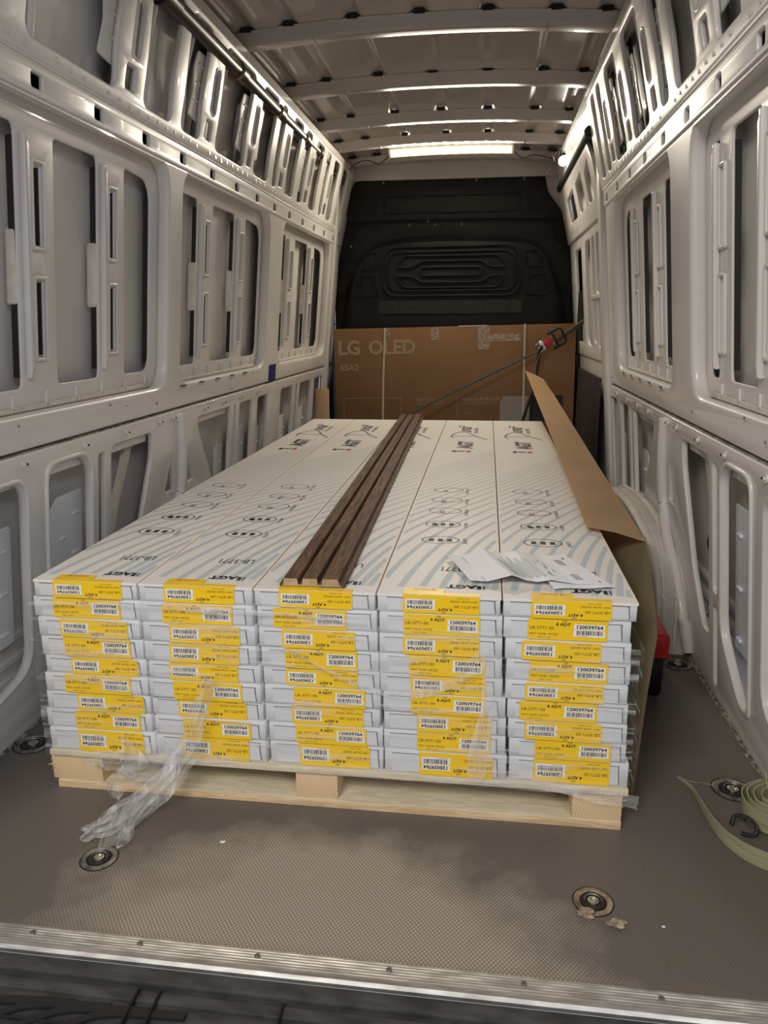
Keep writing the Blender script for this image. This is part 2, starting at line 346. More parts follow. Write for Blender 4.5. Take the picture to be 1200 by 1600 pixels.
def wall(side):
    s = -1 if side == 'left' else 1
    root = tag(empty('wall_'+side, (s*FW, 3, 0)), None, None, None, 'structure')
    root['label'] = 'white painted pressed-steel side wall of the van, '+('along the left of the pallet' if s < 0 else 'on the side of the wheel arch and strap coil')
    root['category'] = 'wall'
    inv = Matrix.Translation((-s*FW, -3, 0))
    def P(name, loops, th, bev, zone='low', d=0., m=PAINT, parent=None, res=2):
        bm = plate_mesh(name, loops, th, bev, W(side, zone, d), res); bmesh.ops.transform(bm, matrix=inv, verts=bm.verts)
        return obj(name, bm, m, parent or root, angle=50)
    def G(name, bm, m=PAINT, parent=None, **k):
        bmesh.ops.transform(bm, matrix=inv, verts=bm.verts); return obj(name, bm, m, parent or root, **k)
    yend = Y1 if s < 0 else 3.70
    # --- outer skin, seen through every opening
    for zone, z0, z1, nm in (('low', -.02, 1.50, 'outer_skin'), ('up', 1.50, 1.97, 'outer_skin')):
        P(nm, [[(Y0, z0), (Y1, z0), (Y1, z1), (Y0, z1)]], .004, 0, zone, .085 if zone == 'low' else .06, SKIN)
    # --- lower panel
    lo = [(1.02, 1.32), (1.36, 1.585)]
    holes = [rpoly([(1.36, .12, .05), (1.60, .17, .06), (1.60, .64, .05), (1.36, .64, .05)], .04),
             rpoly([(1.70, .10, .05), (1.76, .10, .05), (1.905, .22, .05), (1.905, .62, .045), (1.87, .655, .03), (1.70, .655, .045)], .04),
             rr(1.955, 1.992, .30, .645, .018), rr(1.955, 1.985, .04, .26, .016),
             rpoly([(2.03, .16), (2.10, .16), (2.20, .30), (2.305, .58), (2.305, .655), (2.03, .655)], .025),
             rpoly([(2.41, .43), (2.49, .43), (2.47, .555)], .012), rpoly([(2.59, .43), (2.67, .43), (2.60, .555)], .012),
             rpoly([(2.70, .655), (2.72, .60), (2.90, .36), (3.08, .30), (3.08, .655)], .02),
             rr(3.125, 3.155, .2, .655, .014), rr(3.20, 3.385, .2, .655, .025), rr(3.47, 3.64, .15, .655, .025)]
    if s < 0: holes += [rr(3.88, 4.14, .1, .655, .03), rr(4.20, 4.24, .1, .655, .015), rr(4.30, 4.58, .1, .655, .03), rr(4.68, 4.92, .1, .655, .03)]
    P('lower_panel', [[(Y0, 0), (yend, 0), (yend, .705), (Y0, .705)]]+holes, .018, .006, 'low', .006)
    # raised pressed rims round the two big lower openings
    for h in (0, 1):
        a = holes[h]; cx = sum(p[0] for p in a)/len(a); cz = sum(p[1] for p in a)/len(a)
        outer = [(cx+(p[0]-cx)*1.14, cz+(p[1]-cz)*1.06) for p in a]; inner = [(cx+(p[0]-cx)*1.02, cz+(p[1]-cz)*1.01) for p in a]
        P('pressed_rim', [outer, inner], .014, .006, 'low', -.002)
    # stepped flange on the lip of the openings
    for a, b in ((1.37, 1.59), (1.71, 1.90), (2.72, 3.07), (2.04, 2.30)):
        P('hem_flange', [rr(a, b, .628, .652, .008)], .006, .002, 'low', .02)
    # wheel-arch post with its pressed rib
    pts = smoothpts([(W(side)(2.52, .69, .004)), W(side)(2.535, .58, .010), W(side)(2.54, .47, .012), W(side)(2.53, .40, .010), W(side)(2.46, .33, .02), W(side)(2.33, .24, .024), W(side)(2.245, .12, .02), W(side)(2.22, .02, .01)], 6)
    bm = tube(B(), pts, [.018]*len(pts), 12); G('post_rib', bm)
    # rivets with washers along the seam
    for y in (1.30, 1.60, 1.88, 2.12, 2.36, 2.47, 2.53, 2.78, 2.98, 3.2, 3.45):
        bm = B(); p = W(side)(y, .682, .006); cyl(bm, p, .010, .004, 'X', 14); cyl(bm, p+Vector((-s*.003, 0, 0)), .0035, .006, 'X', 8)
        G('seam_rivet', bm, PAINT)
        bm = B(); cyl(bm, p+Vector((-s*.0075, .001, .001)), .0026, .003, 'X', 8); G('rivet_hole', bm, BLACKH)
    # --- belt seam
    P('belt_seam', [[(Y0, .704), (yend, .704), (yend, .708), (Y0, .708)]], .016, 0, 'low', .012, GRIME)
    # --- window bays
    if s < 0:
        bays = [dict(r=(.9, 2.42), op=[(1.02, 1.33), (1.45, 1.675), (1.83, 2.04), (2.195, 2.365)], st=[1.34, 1.70, 2.062], sl=[1.375, 1.735, 2.097], w=.038),
                dict(r=(2.54, 3.56), op=[(2.60, 2.765), (2.92, 3.175), (3.315, 3.53)], st=[2.785, 3.20], sl=[2.83, 3.235], w=.043, slots=1),
                dict(r=(3.80, 4.92), op=[(3.85, 3.985), (4.18, 4.465), (4.64, 4.84)], st=[4.005, 4.49], sl=[4.07, 4.55], w=.05)]
    else:
        bays = [dict(r=(.9, 2.20), op=[(1.0, 1.28), (1.38, 1.63), (1.79, 1.985), (2.085, 2.165)], st=[1.30, 1.655, 2.005], sl=[1.33, 1.70, 2.03], w=.037, mir=1),
                dict(r=(2.44, 3.44), op=[(2.47, 2.60), (2.70, 2.71), (2.885, 3.055), (3.26, 3.39)], st=[2.62, 3.075], sl=[2.73, 3.13], w=.043, slots=1, mir=1)]
        bays[1]['op'] = [(2.50, 2.69), (2.885, 3.055), (3.26, 3.39)]; bays[1]['st'] = [2.71, 3.075]
    def gap_shade(y, z0, z1, dp):  # black strip standing in for the shadow gap behind an edge
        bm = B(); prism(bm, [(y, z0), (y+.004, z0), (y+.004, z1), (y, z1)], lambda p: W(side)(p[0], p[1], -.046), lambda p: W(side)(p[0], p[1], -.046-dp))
        G('gap_shade_strip', bm, BLACKM, smooth=False)
    rec = [rpoly([(b['r'][0], .795, .07), (b['r'][1], .795, .09), (b['r'][1], 1.475, .10), (b['r'][0], 1.475, .09)], .09, 7) for b in bays]
    P('window_frame_panel', [[(Y0, .71), (yend, .71), (yend, 1.49), (Y0, 1.49)]]+[[(max(p[0], Y0+.012), p[1]) for p in l] if i == 0 else l for i, l in enumerate(rec)], .044, .017, 'low', .022, res=4)
    for bi, b in enumerate(bays):
        r0, r1 = b['r']; r0 = max(r0, Y0)
        loops = [[(r0-.005, .77), (r1+.01, .77), (r1+.01, 1.488), (r0-.005, 1.488)]]
        for oi, (a0, a1) in enumerate(b['op']):
            last = oi == len(b['op'])-1
            lo_, hi_ = .85, 1.425
            loops.append(rpoly([(a0, lo_, .018), (a1, lo_, .05 if last else .018), (a1, hi_-(.01 if last else 0), .06 if last else .018), (a0, hi_, .018)], .02, 5))
        for y in b['sl']:
            for z0, z1 in ((.92, 1.10), (1.175, 1.355)): loops.append(rr(y, y+b['w'], z0, z1, .006))
        P('window_flange', loops, .008, .0035, 'low', .044)
        for a0, a1 in b['op']: gap_shade(a1-.001, .875, 1.40, .015)
        for k, y in enumerate(b['sl']):
            # rims pressed up round the slots
            for z0, z1 in ((.92, 1.10), (1.175, 1.355)):
                P('slot_rim', [rr(y-.010, y+b['w']+.010, z0-.010, z1+.010, .010), rr(y-.001, y+b['w']+.001, z0-.001, z1+.001, .006)], .009, .0035, 'low', .036)
            # hat rib on the open edge of the stiffener and the strip of mastic bridging to the skin
            e = b['st'][k] if k < len(b['st']) else y-.03
            mir = b.get('mir')
            yr = (y+b['w']+.012) if mir else e-.012
            w = .022
            P('stiffener_rib', [rpoly([(yr, .87, .006), (yr+w, .90, .006), (yr+w, 1.385, .006), (yr, 1.415, .006)], .006)], .018, .007, 'low', .032, res=3)
            ym = (yr+w) if mir else e-.035
            P('mastic_pad', [rpoly([(ym+.006, 1.04), (ym+.027, 1.045), (ym+.026, 1.215), (ym+.008, 1.21)], .010)], .03, .008, 'low', .058, MASTIC)
            # black strip painting in the shadow gap along the slot edges
            for z0, z1 in ((.925, 1.095), (1.18, 1.35)): gap_shade(y+b['w']-.001, z0, z1, .014)
        # small ribs and slots along the window ledge
        for k in range(int((r1-r0)/.14)):
            P('ledge_rib', [rr(r0+.08+k*.14, r0+.09+k*.14, .800, .838, .003)], .006, .002, 'low', .037)
        P('ledge_sealant', [rpoly([(r0+.03, .797), (r1-.04, .797), (r1-.06, .812), (r0+.05, .806)], .004)], .004, .001, 'low', .036, MASTIC)
        if b.get('slots'):
            for k in range(5):
                y = (2.56 if s < 0 else 2.585)+k*.175
                bm = B(); cyl(bm, (0, 0, 0), .5, 1, 'Z', 16)
                for v in bm.verts: v.co = Vector((v.co.x*.009, v.co.y*.055+v.co.x*.016, v.co.z*.006))
                n = Matrix.Rotation(s*math.radians(-48), 4, 'Y')
                bmesh.ops.transform(bm, matrix=Matrix.Translation(W(side)(y, .783, .0015)) @ n, verts=bm.verts); G('ledge_slot', bm, BLACKH)
                bm = B(); cyl(bm, (0, 0, 0), .5, 1, 'Z', 16)
                for v in bm.verts: v.co = Vector((v.co.x*.014, v.co.y*.063+v.co.x*.016, v.co.z*.003))
                bmesh.ops.transform(bm, matrix=Matrix.Translation(W(side)(y, .783, .0008)) @ n, verts=bm.verts); G('ledge_slot_rim', bm, PAINT)
    # --- rail with square holes
    h0 = 1.695 if s < 0 else 1.664; nh = 13 if s < 0 else 8
    hs = [rr(h0+.271*k-.022, h0+.271*k+.022, 1.493, 1.522, .006) for k in range(nh)] + [rr(h0-.271*k-.022, h0-.271*k+.022, 1.493, 1.522, .006) for k in (1, 2)]
    P('waist_rail', [[(Y0, 1.478), (yend, 1.478), (yend, 1.545), (Y0, 1.545)]]+hs, .012, .004, 'low', .0)
    P('rail_cavity_shade', [[(Y0, 1.479), (yend, 1.479), (yend, 1.544), (Y0, 1.544)]], .004, .001, 'low', .05, BLACKH)  # sheet coloured black as the shadow behind the rail holes
    for z in (1.481, 1.542): G('rail_web', bx(min(s*(xlow(z)), s*(xlow(z)+.1)), max(s*(xlow(z)), s*(xlow(z)+.1)), Y0, yend, z-.002, z+.002), SKIN)
    pts = [W(side)(y, 1.547, .004) for y in (Y0, 2, 3, yend)]; G('rail_bead', tube(B(), pts, .0055, 8))
    for y in [Y0+.12+.06*k for k in range(int((yend-Y0)/.06)-2)]:
        if random.random() < .8:
            bm = B(); cyl(bm, W(side, 'up')(y, 1.566+random.uniform(-.003, .003), .004), .006, .003, 'X', 10); G('spot_weld', bm)
    # --- upper side with posts
    if s < 0: posts = [(1.04, 1.16, 1), (1.45, 1.63, 0), (2.045, 2.185, 1), (2.395, 2.45, 0), (2.625, 2.755, 1), (3.09, 3.20, 2), (3.42, 3.47, 0), (3.56, 3.68, 1), (3.86, 3.92, 0), (4.05, 4.16, 1), (4.34, 4.42, 0), (4.52, 4.62, 2), (4.78, 4.86, 0), (5.05, Y1, 0)]
    else: posts = [(1.05, 1.17, 1), (1.60, 1.72, 1), (1.93, 2.06, 1), (2.285, 2.345, 0), (2.46, 2.60, 1), (2.86, 2.99, 1), (3.22, 3.34, 2), (3.44, 3.49, 0), (3.60, yend, 0)]
    loops = [[(Y0, 1.548), (yend, 1.548), (yend, 1.935), (Y0, 1.935)]]
    for (a, b, k), (c, d, k2) in zip(posts, posts[1:]):
        if c-b > .03: loops.append(rpoly([(b+.01, 1.585), (c-.01, 1.585), (c-.028, 1.70), (c-.008, 1.90), (b, 1.90), (b+.012, 1.70)], .03, 4))
    for a, b, k in posts:
        m_ = (a+b)/2
        if k: loops += [rr(m_-.004, m_+.030, 1.682, 1.81, .016), rr(m_-.032, m_+.022, 1.60, 1.655, .008)]
    P('upper_side_panel', loops, .016, .006, 'up', .004)
    for a, b, k in posts:
        m_ = (a+b)/2
        if k:
            P('pill_rim', [rr(m_-.014, m_+.040, 1.672, 1.82, .024), rr(m_-.006, m_+.032, 1.680, 1.812, .018)], .010, .004, 'up', -.002)
            P('post_cavity_shade', [rr(a+.005, b-.005, 1.60, 1.90, .01)], .004, .001, 'up', .035, BLACKM)  # black sheet stands in for the shade inside the hollow post
            # pressed reinforcement plates welded beside the posts
            P('reinforcement_plate', [rpoly([(a-.085, 1.645), (a+.01, 1.635), (a+.01, 1.83), (a-.07, 1.83), (a-.085, 1.78), (a-.07, 1.72)], .012)], .006, .002, 'up', .016)
            for z in (1.69, 1.74, 1.79):
                P('plate_dimple', [rr(a-.06, a-.015, z, z+.006, .003)], .006, .002, 'up', .012)
        if k == 2:
            P('reinforcement_plate', [rpoly([(b, 1.635), (b+.085, 1.645), (b+.075, 1.72), (b+.085, 1.83), (b, 1.83)], .012)], .006, .002, 'up', .016)
        if not k or k == 1:
            y = b+.045
            pts = smoothpts([W(side, 'up')(y+.0, 1.56, -.01), W(side, 'up')(y+.012, 1.66, -.02), W(side, 'up')(y-.012, 1.76, -.016), W(side, 'up')(y+.01, 1.92, -.01)], 5)
            if y < yend-.1: G('skin_stiffener', tube(B(), pts, .010, 8), SKIN)
    # cant rail closing the side to the roof
    bm = B(); prism(bm, [(xup(1.925)-.004, 1.915), (xup(1.925)-.006, 1.945), (.725, 1.996), (.775, 2.01), (.775, 1.93), (xup(1.925)+.02, 1.905)], lambda p: (s*p[0], Y0, p[1]), lambda p: (s*p[0], Y1, p[1]))
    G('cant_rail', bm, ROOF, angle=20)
    # hanging pale plates inside the lower openings
    for (y0, y1, z0, z1, cut) in ((1.40, 1.60, .235, .535, .03), (1.77 if s < 0 else 1.715, 1.93, .235 if s < 0 else .17, .555, .03), (3.215, 3.40, .1, .54, .02), (3.00, 3.10, .1, .50, .02), (3.49, 3.66, .1, .50, .02), (3.92, 4.15, .1, .5, .02), (4.34, 4.6, .1, .5, .02)):
        if y0 > yend: continue
        pl = P('hanging_plate', [rpoly([(y0, z0), (y1, z0), (y1, z1), (y0+cut, z1), (y0, z1-cut)], .012)], .004, .0015, 'low', .038, PRIMER)
        for k in range(5):
            z = z0+.03+k*(z1-z0-.04)/5; q = y0+.04 if k % 2 else y1-.055
            if q > y0: P('plate_dimple', [rr(q, q+.03, z, z+.010, .004)], .010, .004, 'low', .034, PRIMER, parent=None)
    # ribs of the outer sill seen in the bottoms of the openings, and a loom of wires
    for z in (.10, .15, .21): P('sill_rib', [rr(Y0, yend, z, z+.022, .005)], .02, .006, 'low', .08, PAINT)
    pts = smoothpts([W(side)(2.26, .66, -.055), W(side)(2.20, .55, -.05), W(side)(2.12, .42, -.045), W(side)(2.10, .30, -.05)], 5)
    G('inner_gusset', ribbon(B(), pts, (0, .06, .02), .01), MASTIC)
    if s > 0:
        for k in range(5):
            bm = B(); bmesh.ops.create_icosphere(bm, subdivisions=2, radius=.03)
            for v in bm.verts: v.co = Vector((v.co.x*.5, v.co.y*1.0, v.co.z*1.35))*(1+.5*noise.noise(v.co*40+Vector((k*3, 0, 0))))
            bmesh.ops.transform(bm, matrix=Matrix.Translation(W(side)(2.115-.012*k, .395-.055*k, -.035)), verts=bm.verts); G('wiring_bundle', bm, BLACKM)
        for k in range(4):
            bm = B(); c = W(side)(2.10+.015*k, .24-.02*k, -.03)
            pts = [c+Vector((0, .018*math.cos(t*.7), .018*math.sin(t*.7))) for t in range(10)]; G('wire_loop', tube(B(), pts, .003, 6), STEEL)
        # chipped sealant line at the foot of the wall
    bm = B(); random.seed(3)
    for k in range(170):
        y = Y0+random.random()*(2.3-Y0); z = random.uniform(.001, .006)
        q = W(side)(y, .004, random.uniform(0, .014)); r = random.uniform(.0015, .0035)
        box(bm, q.x-r, q.x+r, q.y-r*2, q.y+r*2, .0003, z)
    c = G('sealant_chips', bm, GRIME); c['kind'] = 'stuff'
    # wheel arch
    arch = rpoly([(2.24, 0, 0), (2.26, .19, .1), (2.40, .305, .12), (2.85, .35, .3), (3.30, .305, .12), (3.46, .19, .1), (3.48, 0, 0)], .1, 8)
    bm = B(); loops = []
    for xi, sc in ((.872, 1.0), (.800, 1.0), (.780, .993), (.772, .975), (.770, .955)):
        loops.append([bm.verts.new((s*xi, 2.86+(p[0]-2.86)*sc, p[1]*sc)) for p in arch])
    for a, b in zip(loops, loops[1:]):
        for i in range(len(a)-1): bm.faces.new((a[i], a[i+1], b[i+1], b[i]))
    bm.faces.new(loops[-1]); bmesh.ops.recalc_face_normals(bm, faces=bm.faces)
    wa = G('wheel_arch', bm, ARCHM, angle=35)
    bm = B(); tube(bm, [Vector((s*.835, 2.86+(p[0]-2.86)*1.005, p[1]*1.01+.002)) for p in arch], .006, 6); G('arch_seam', bm, MASTIC)
    bm = B(); tube(bm, [Vector((s*.80, 2.86+(p[0]-2.86)*1.0, p[1]*1.0)) for p in arch if .05 < p[1]], .004, 6); G('arch_seam', bm, PAINT)
    G('rear_pillar', bx(min(s*.79, s*1.02), max(s*.79, s*1.02), .945, .992, -.01, 1.50, .01), PAINT)
    G('rear_pillar', bx(min(s*.76, s*1.02), max(s*.76, s*1.02), .945, .992, 1.495, 2.06, .01), PAINT)
    if s > 0:
        # --- side door and its pillars at the front of the load space
        P('door_pillar', [rpoly([(3.66, 0), (3.76, 0), (3.76, 1.93), (3.66, 1.93)], .01)], .05, .012, 'low', .005)
        P('door_pillar', [rpoly([(3.755, .60), (3.80, .64), (3.88, .86), (3.84, 1.2), (3.76, 1.3)], .02)], .02, .006, 'low', .0)
        P('door_lower_panel', [rr(3.80, Y1, 0, .80, .03), rr(3.84, 3.93, .24, .60, .02)], .02, .008, 'low', .03)
        P('door_mid_panel', [[(3.79, .79), (Y1, .79), (Y1, 1.50), (3.79, 1.50)], rr(3.90, 4.075, .86, 1.09, .03), rr(3.90, 4.075, 1.13, 1.41, .03), rr(4.12, 4.235, .88, 1.41, .03), rpoly([(4.28, .86, .06), (4.52, .86, .06), (4.50, 1.41, .05), (4.28, 1.41, .02)], .03), rr(4.66, 4.98, .87, 1.40, .04)], .02, .007, 'low', .02)
        P('door_cross_rib', [rr(3.88, 4.26, 1.098, 1.125, .008)], .02, .007, 'low', .012)
        P('door_upper_panel', [[(3.72, 1.46), (Y1, 1.46), (Y1, 1.80), (4.2, 1.845), (3.85, 1.80), (3.76, 1.70)], rpoly([(3.86, 1.55), (4.04, 1.55), (4.06, 1.69), (3.90, 1.73)], .02), rpoly([(4.15, 1.55), (4.40, 1.55), (4.44, 1.70), (4.18, 1.72)], .02), rpoly([(4.54, 1.55), (4.9, 1.55), (4.9, 1.68), (4.56, 1.70)], .02)], .02, .007, 'up', .0)
        P('door_header', [[(3.66, 1.80), (Y1, 1.85), (Y1, 1.945), (3.66, 1.945)]], .03, .01, 'up', .02)
        G('door_roller_tube', tube(B(), [(.665, 3.70, 1.80), (.672, 5.15, 1.79)], .024, 14), BLACKM)
        G('door_gap', tube(B(), [W(side)(3.785, 1.50, .01), W(side)(3.79, 1.1, .008), W(side)(3.81, .82, .006)], .006, 6), BLACKH)
    else:
        st = P('blue_sticker', [rr(3.64, 3.76, .715, .795, .004)], .002, .0005, 'low', -.002, BLUE)
        P('front_pillar', [rpoly([(4.95, .0), (5.02, .0), (5.02, 1.90), (4.95, 1.90)], .008)], .03, .008, 'low', -.006)
    # dents, screws and scuffs
    random.seed(11 if s < 0 else 12)
    for k in range(26):
        z = random.choice((random.uniform(.72, .79), random.uniform(.03, .5), random.uniform(1.485, 1.52))); y = random.uniform(1.3, yend-.1)
        if z < .6 and (y > 2.3 or 1.3 < y < 2.3 and .09 < z): continue
        bm = B(); cyl(bm, W(side)(y, z, .0066 if z > .7 and z < 1.4 else .0035), random.uniform(.002, .004), .003, 'X', 8); G('paint_chip', bm, GRIME)
    return root
WL = wall('left'); WR = wall('right')

# ------------------------------------------------------------------ roof
def zroof(x): return 2.034-.040*(abs(x)/.75)**2.2
ceil_ = tag(empty('ceiling', (0, 3, 2.03)), 'arched grey steel van roof with crossbeams and pressed swages', 'ceiling', kind='structure')
BEAMS = [(1.62, .10), (2.30, .10), (2.955, .10), (3.605, .095), (4.215, .09), (4.70, .09), (5.16, .12)]
SW = [-.72, -.64, -.483, -.254, -.019, .217, .449, .617, .72]
bm = B(); nx, ny = 150, 130; grid = []
edges = [b[0] for b in BEAMS]
for j in range(ny+1):
    y = Y0+(Y1+.08-Y0)*j/ny; row = []
    prev = max([b[0]+b[1] for b in BEAMS if b[0]+b[1] <= y+.05] or [Y0]); nxt = min([b[0] for b in BEAMS if b[0] >= y-.001] or [Y1])
    for i in range(nx+1):
        x = -.775+1.55*i/nx; h = 0
        for k, c in enumerate(SW[1:-1]):
            a0, a1 = prev+.02, nxt+.03
            if 2.95 < prev < 3.2 and k in (3, 4): a0, a1 = prev+.10, nxt-.14     # short closed pills
            u = (x-c)/.030; fy = min(max((y-a0)/.04, 0), 1)*min(max((a1-y)/.04, 0), 1)
            h = max(h, max(0, min(1, 1.6-abs(u)*1.3))*fy)
        row.append(bm.verts.new((x, y-3, zroof(x)-2.03+.016*h)))
    grid.append(row)
for j in range(ny):
    for i in range(nx): bm.faces.new((grid[j][i], grid[j+1][i], grid[j+1][i+1], grid[j][i+1]))
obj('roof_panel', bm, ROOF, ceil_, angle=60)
for y, w in BEAMS:
    bm = B(); rows = []; n = 44
    for i in range(n+1):
        x = -.745+1.49*i/n; z = zroof(x); e = .006*min(1, abs(abs(x)-.62)/.1)
        dz = .006 if abs(x) < .62 else 0.
        prof = [(y-.012, z-.001), (y-.004, z-.010), (y+.004, z-.036), (y+.012, z-.044), (y+w*.62, z-.046), (y+w*.78, z-.040), (y+w*.86, z-.030), (y+w+.01, z-.028), (y+w+.01, z-.024), (y+w*.7, z-.004)]
        rows.append([bm.verts.new((x, a-3, b-2.03)) for a, b in prof])
    m_ = len(rows[0])
    for a, b in zip(rows, rows[1:]):
        for k in range(m_): bm.faces.new((a[k], a[(k+1) % m_], b[(k+1) % m_], b[k]))
    bm.faces.new(rows[0]); bm.faces.new(rows[-1]); bmesh.ops.recalc_face_normals(bm, faces=bm.faces)
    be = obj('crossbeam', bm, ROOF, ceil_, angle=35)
    for i in range(13):
        x = -.60+i*.1; z = zroof(x)-.0285
        if i % 4 == 3: continue
        bm = B(); cyl(bm, (x, y+w*.96-3, z-2.03), .013 if i % 3 else .006, .003, n=12); obj('beam_dimple', bm, ROOF if i % 3 else BLACKH, be)
    for c in SW[1:-1]:
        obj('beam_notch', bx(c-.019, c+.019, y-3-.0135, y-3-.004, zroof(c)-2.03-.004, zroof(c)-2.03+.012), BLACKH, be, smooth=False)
    for x in (-.40, .42): obj('beam_joint', bx(x, x+.002, y-3+.004, y-3+w*.7, zroof(x)-2.03-.0468, zroof(x)-2.03-.04), GREYL, be, smooth=False)
obj('front_header', bx(-.74, .74, 5.235-3, 5.30-3, 1.88-2.03, -.004, .01), ROOF, ceil_)

# ------------------------------------------------------------------ bulkhead
YB = 5.25
wb = tag(empty('wall_front', (0, YB, 0)), 'black pressed bulkhead closing the front of the load space', 'wall', kind='structure')
def PB(name, loops, th, bev, d, m=BLACKP, parent=None, res=2):
    return plate(name, loops, th, bev, lambda a, b, t: Vector((a, -d+t, b)), m, parent or wb, res)
out = rpoly([(-.80, 0), (-.79, .93), (-.79, 1.135), (-.80, 1.20), (-.745, 1.453), (-.70, 1.64), (-.70, 1.78), (-.628, 1.90), (.58, 1.895), (.60, 1.79), (.715, 1.65), (.78, 1.375), (.80, 1.18), (.82, .93), (.84, 0)], .03)
PB('back_sheet', [out], .02, .006, 0)
PB('upper_sheet', [rpoly([(-.70, 1.632), (-.69, 1.76), (-.625, 1.885), (.565, 1.875), (.59, 1.785), (.70, 1.64), (.72, 1.625), (.3, 1.638), (-.28, 1.642)], .02)], .012, .005, .014)
PB('pressed_panel', [rr(-.455, .435, 1.675, 1.79, .02), rr(-.443, .423, 1.686, 1.779, .015)], .012, .005, .022)
PB('pressed_panel', [rpoly([(-.585, 1.665), (-.488, 1.79), (-.50, 1.665)], .01), rpoly([(-.560, 1.677), (-.497, 1.762), (-.508, 1.677)], .006)], .010, .004, .022)
PB('pressed_panel', [rpoly([(.475, 1.78), (.582, 1.672), (.486, 1.675)], .01), rpoly([(.485, 1.757), (.558, 1.684), (.494, 1.686)], .006)], .010, .004, .022)
PB('seam_rib', [rpoly([(-.70, 1.622), (-.28, 1.636), (.3, 1.632), (.72, 1.616), (.72, 1.624), (.3, 1.641), (-.28, 1.645), (-.70, 1.631)], .003)], .016, .004, .022)
fl = rpoly([(-.79, 0), (-.785, 1.17), (-.745, 1.42), (-.655, 1.50), (-.65, 1.592), (-.42, 1.618), (.645, 1.603), (.66, 1.50), (.765, 1.40), (.80, 1.17), (.82, 0)], .03)
PB('flange_sheet', [fl], .012, .005, .016)
dome = rpoly([(-.76, .0), (-.755, .96), (-.70, 1.30), (-.60, 1.47), (-.42, 1.53), (-.1, 1.55), (.45, 1.525), (.62, 1.46), (.72, 1.28), (.765, .96), (.775, 0)], .09, 6)
dome2 = rpoly([(-.66, .95), (-.655, 1.10), (-.63, 1.33), (-.52, 1.46), (-.35, 1.485), (.42, 1.485), (.56, 1.45), (.64, 1.31), (.665, 1.10), (.66, .95)], .06, 5)
bm = B(); 
def ringmesh(l0, l1, y0, y1, n=90):
    def resamp(l):
        c = [Vector((*p, 0)) for p in l]+[Vector((*l[0], 0))]; d = [0]
        for a, b in zip(c, c[1:]): d.append(d[-1]+(b-a).length)
        o = []; j = 0
        for i in range(n):
            t = d[-1]*i/n
            while d[j+1] < t: j += 1
            f = (t-d[j])/max(d[j+1]-d[j], 1e-9); o.append(c[j].lerp(c[j+1], f))
        return o
    import itertools
    a = resamp(l0); b = resamp(l1)
    k = min(range(n), key=lambda k: sum((a[i]-b[(i+k) % n]).length for i in range(0, n, 6))); b = b[k:]+b[:k]
    rows = []
    for t in (0, .15, .5, .85, 1):
        e = t*t*(3-2*t)
        rows.append([bm.verts.new((a[i].lerp(b[i], t).x, y0+(y1-y0)*e, a[i].lerp(b[i], t).y)) for i in range(n)])
    for p, q in zip(rows, rows[1:]):
        for i in range(n): bm.faces.new((p[i], p[(i+1) % n], q[(i+1) % n], q[i]))
    bm.faces.new(rows[-1]); bmesh.ops.recalc_face_normals(bm, faces=bm.faces)
ringmesh(dome, dome2, -.02, -.10)
obj('dished_panel', bm, BLACKP, wb, angle=60)
dd = .104
PB('pressed_ring', [rpoly([(-.455, 1.15), (-.455, 1.47), (.445, 1.475), (.455, 1.15)], .11, 7), rpoly([(-.44, 1.165), (-.44, 1.455), (.43, 1.46), (.44, 1.165)], .10, 7)], .014, .006, dd)
PB('pressed_ring', [rpoly([(-.42, 1.185), (-.42, 1.435), (.41, 1.44), (.42, 1.185)], .085, 7), rpoly([(-.41, 1.195), (-.41, 1.425), (.40, 1.43), (.41, 1.195)], .075, 7)], .010, .004, dd)
for sgn in (1, -1):
    base = [(-.37, .015), (-.31, .10), (.30, .10), (.36, .015), (.25, .015), (.19, .055), (-.19, .055), (-.25, .015)]
    l1 = [(p[0], 1.308+sgn*(p[1]+.005)) for p in base]; cx = 0
    inn = [(-.352, .028), (-.305, .088), (.295, .088), (.342, .028), (.258, .028), (.198, .068), (-.198, .068), (-.258, .028)]
    l2 = [(p[0], 1.308+sgn*(p[1]+.005)) for p in inn]
    PB('pressed_ring', [rpoly(l1, .03, 4), rpoly(l2, .024, 4)], .014, .005, dd)
PB('pressed_ring', [rr(-.205, .20, 1.278, 1.342, .03), rr(-.192, .187, 1.290, 1.330, .02)], .012, .005, dd)
for pts in ([(-.595, 1.325), (-.56, 1.43), (-.476, 1.436), (-.482, 1.325)], [(-.617, 1.155), (-.607, 1.29), (-.51, 1.295), (-.50, 1.22), (-.478, 1.16)], [(.476, 1.33), (.465, 1.44), (.55, 1.43), (.60, 1.33)], [(.48, 1.157), (.50, 1.22), (.495, 1.292), (.612, 1.29), (.62, 1.156)]):
    cx = sum(p[0] for p in pts)/len(pts); cz = sum(p[1] for p in pts)/len(pts)
    PB('pressed_ring', [rpoly(pts, .02), rpoly([(cx+(p[0]-cx)*.84, cz+(p[1]-cz)*.84) for p in pts], .015)], .012, .005, dd)
NETM = mottle(mat('worn black tape', (.02, .02, .017), .5), (.008, .008, .007), (.03, .028, .02), 60, stretch=(1, 1, 3), lo=.4, hi=.7)
PB('worn_tape_strip', [rr(-.475, .46, 1.045, 1.128, .004)], .004, .001, dd, NETM)
for x in (-.34, -.14, .03, .21, .37): PB('tape_edge', [rr(x, x+.003, 1.045, 1.128, .001)], .006, .001, dd+.001, BLACKP)
RIV = mat('rivet head', (.22, .2, .19), .3, .8)
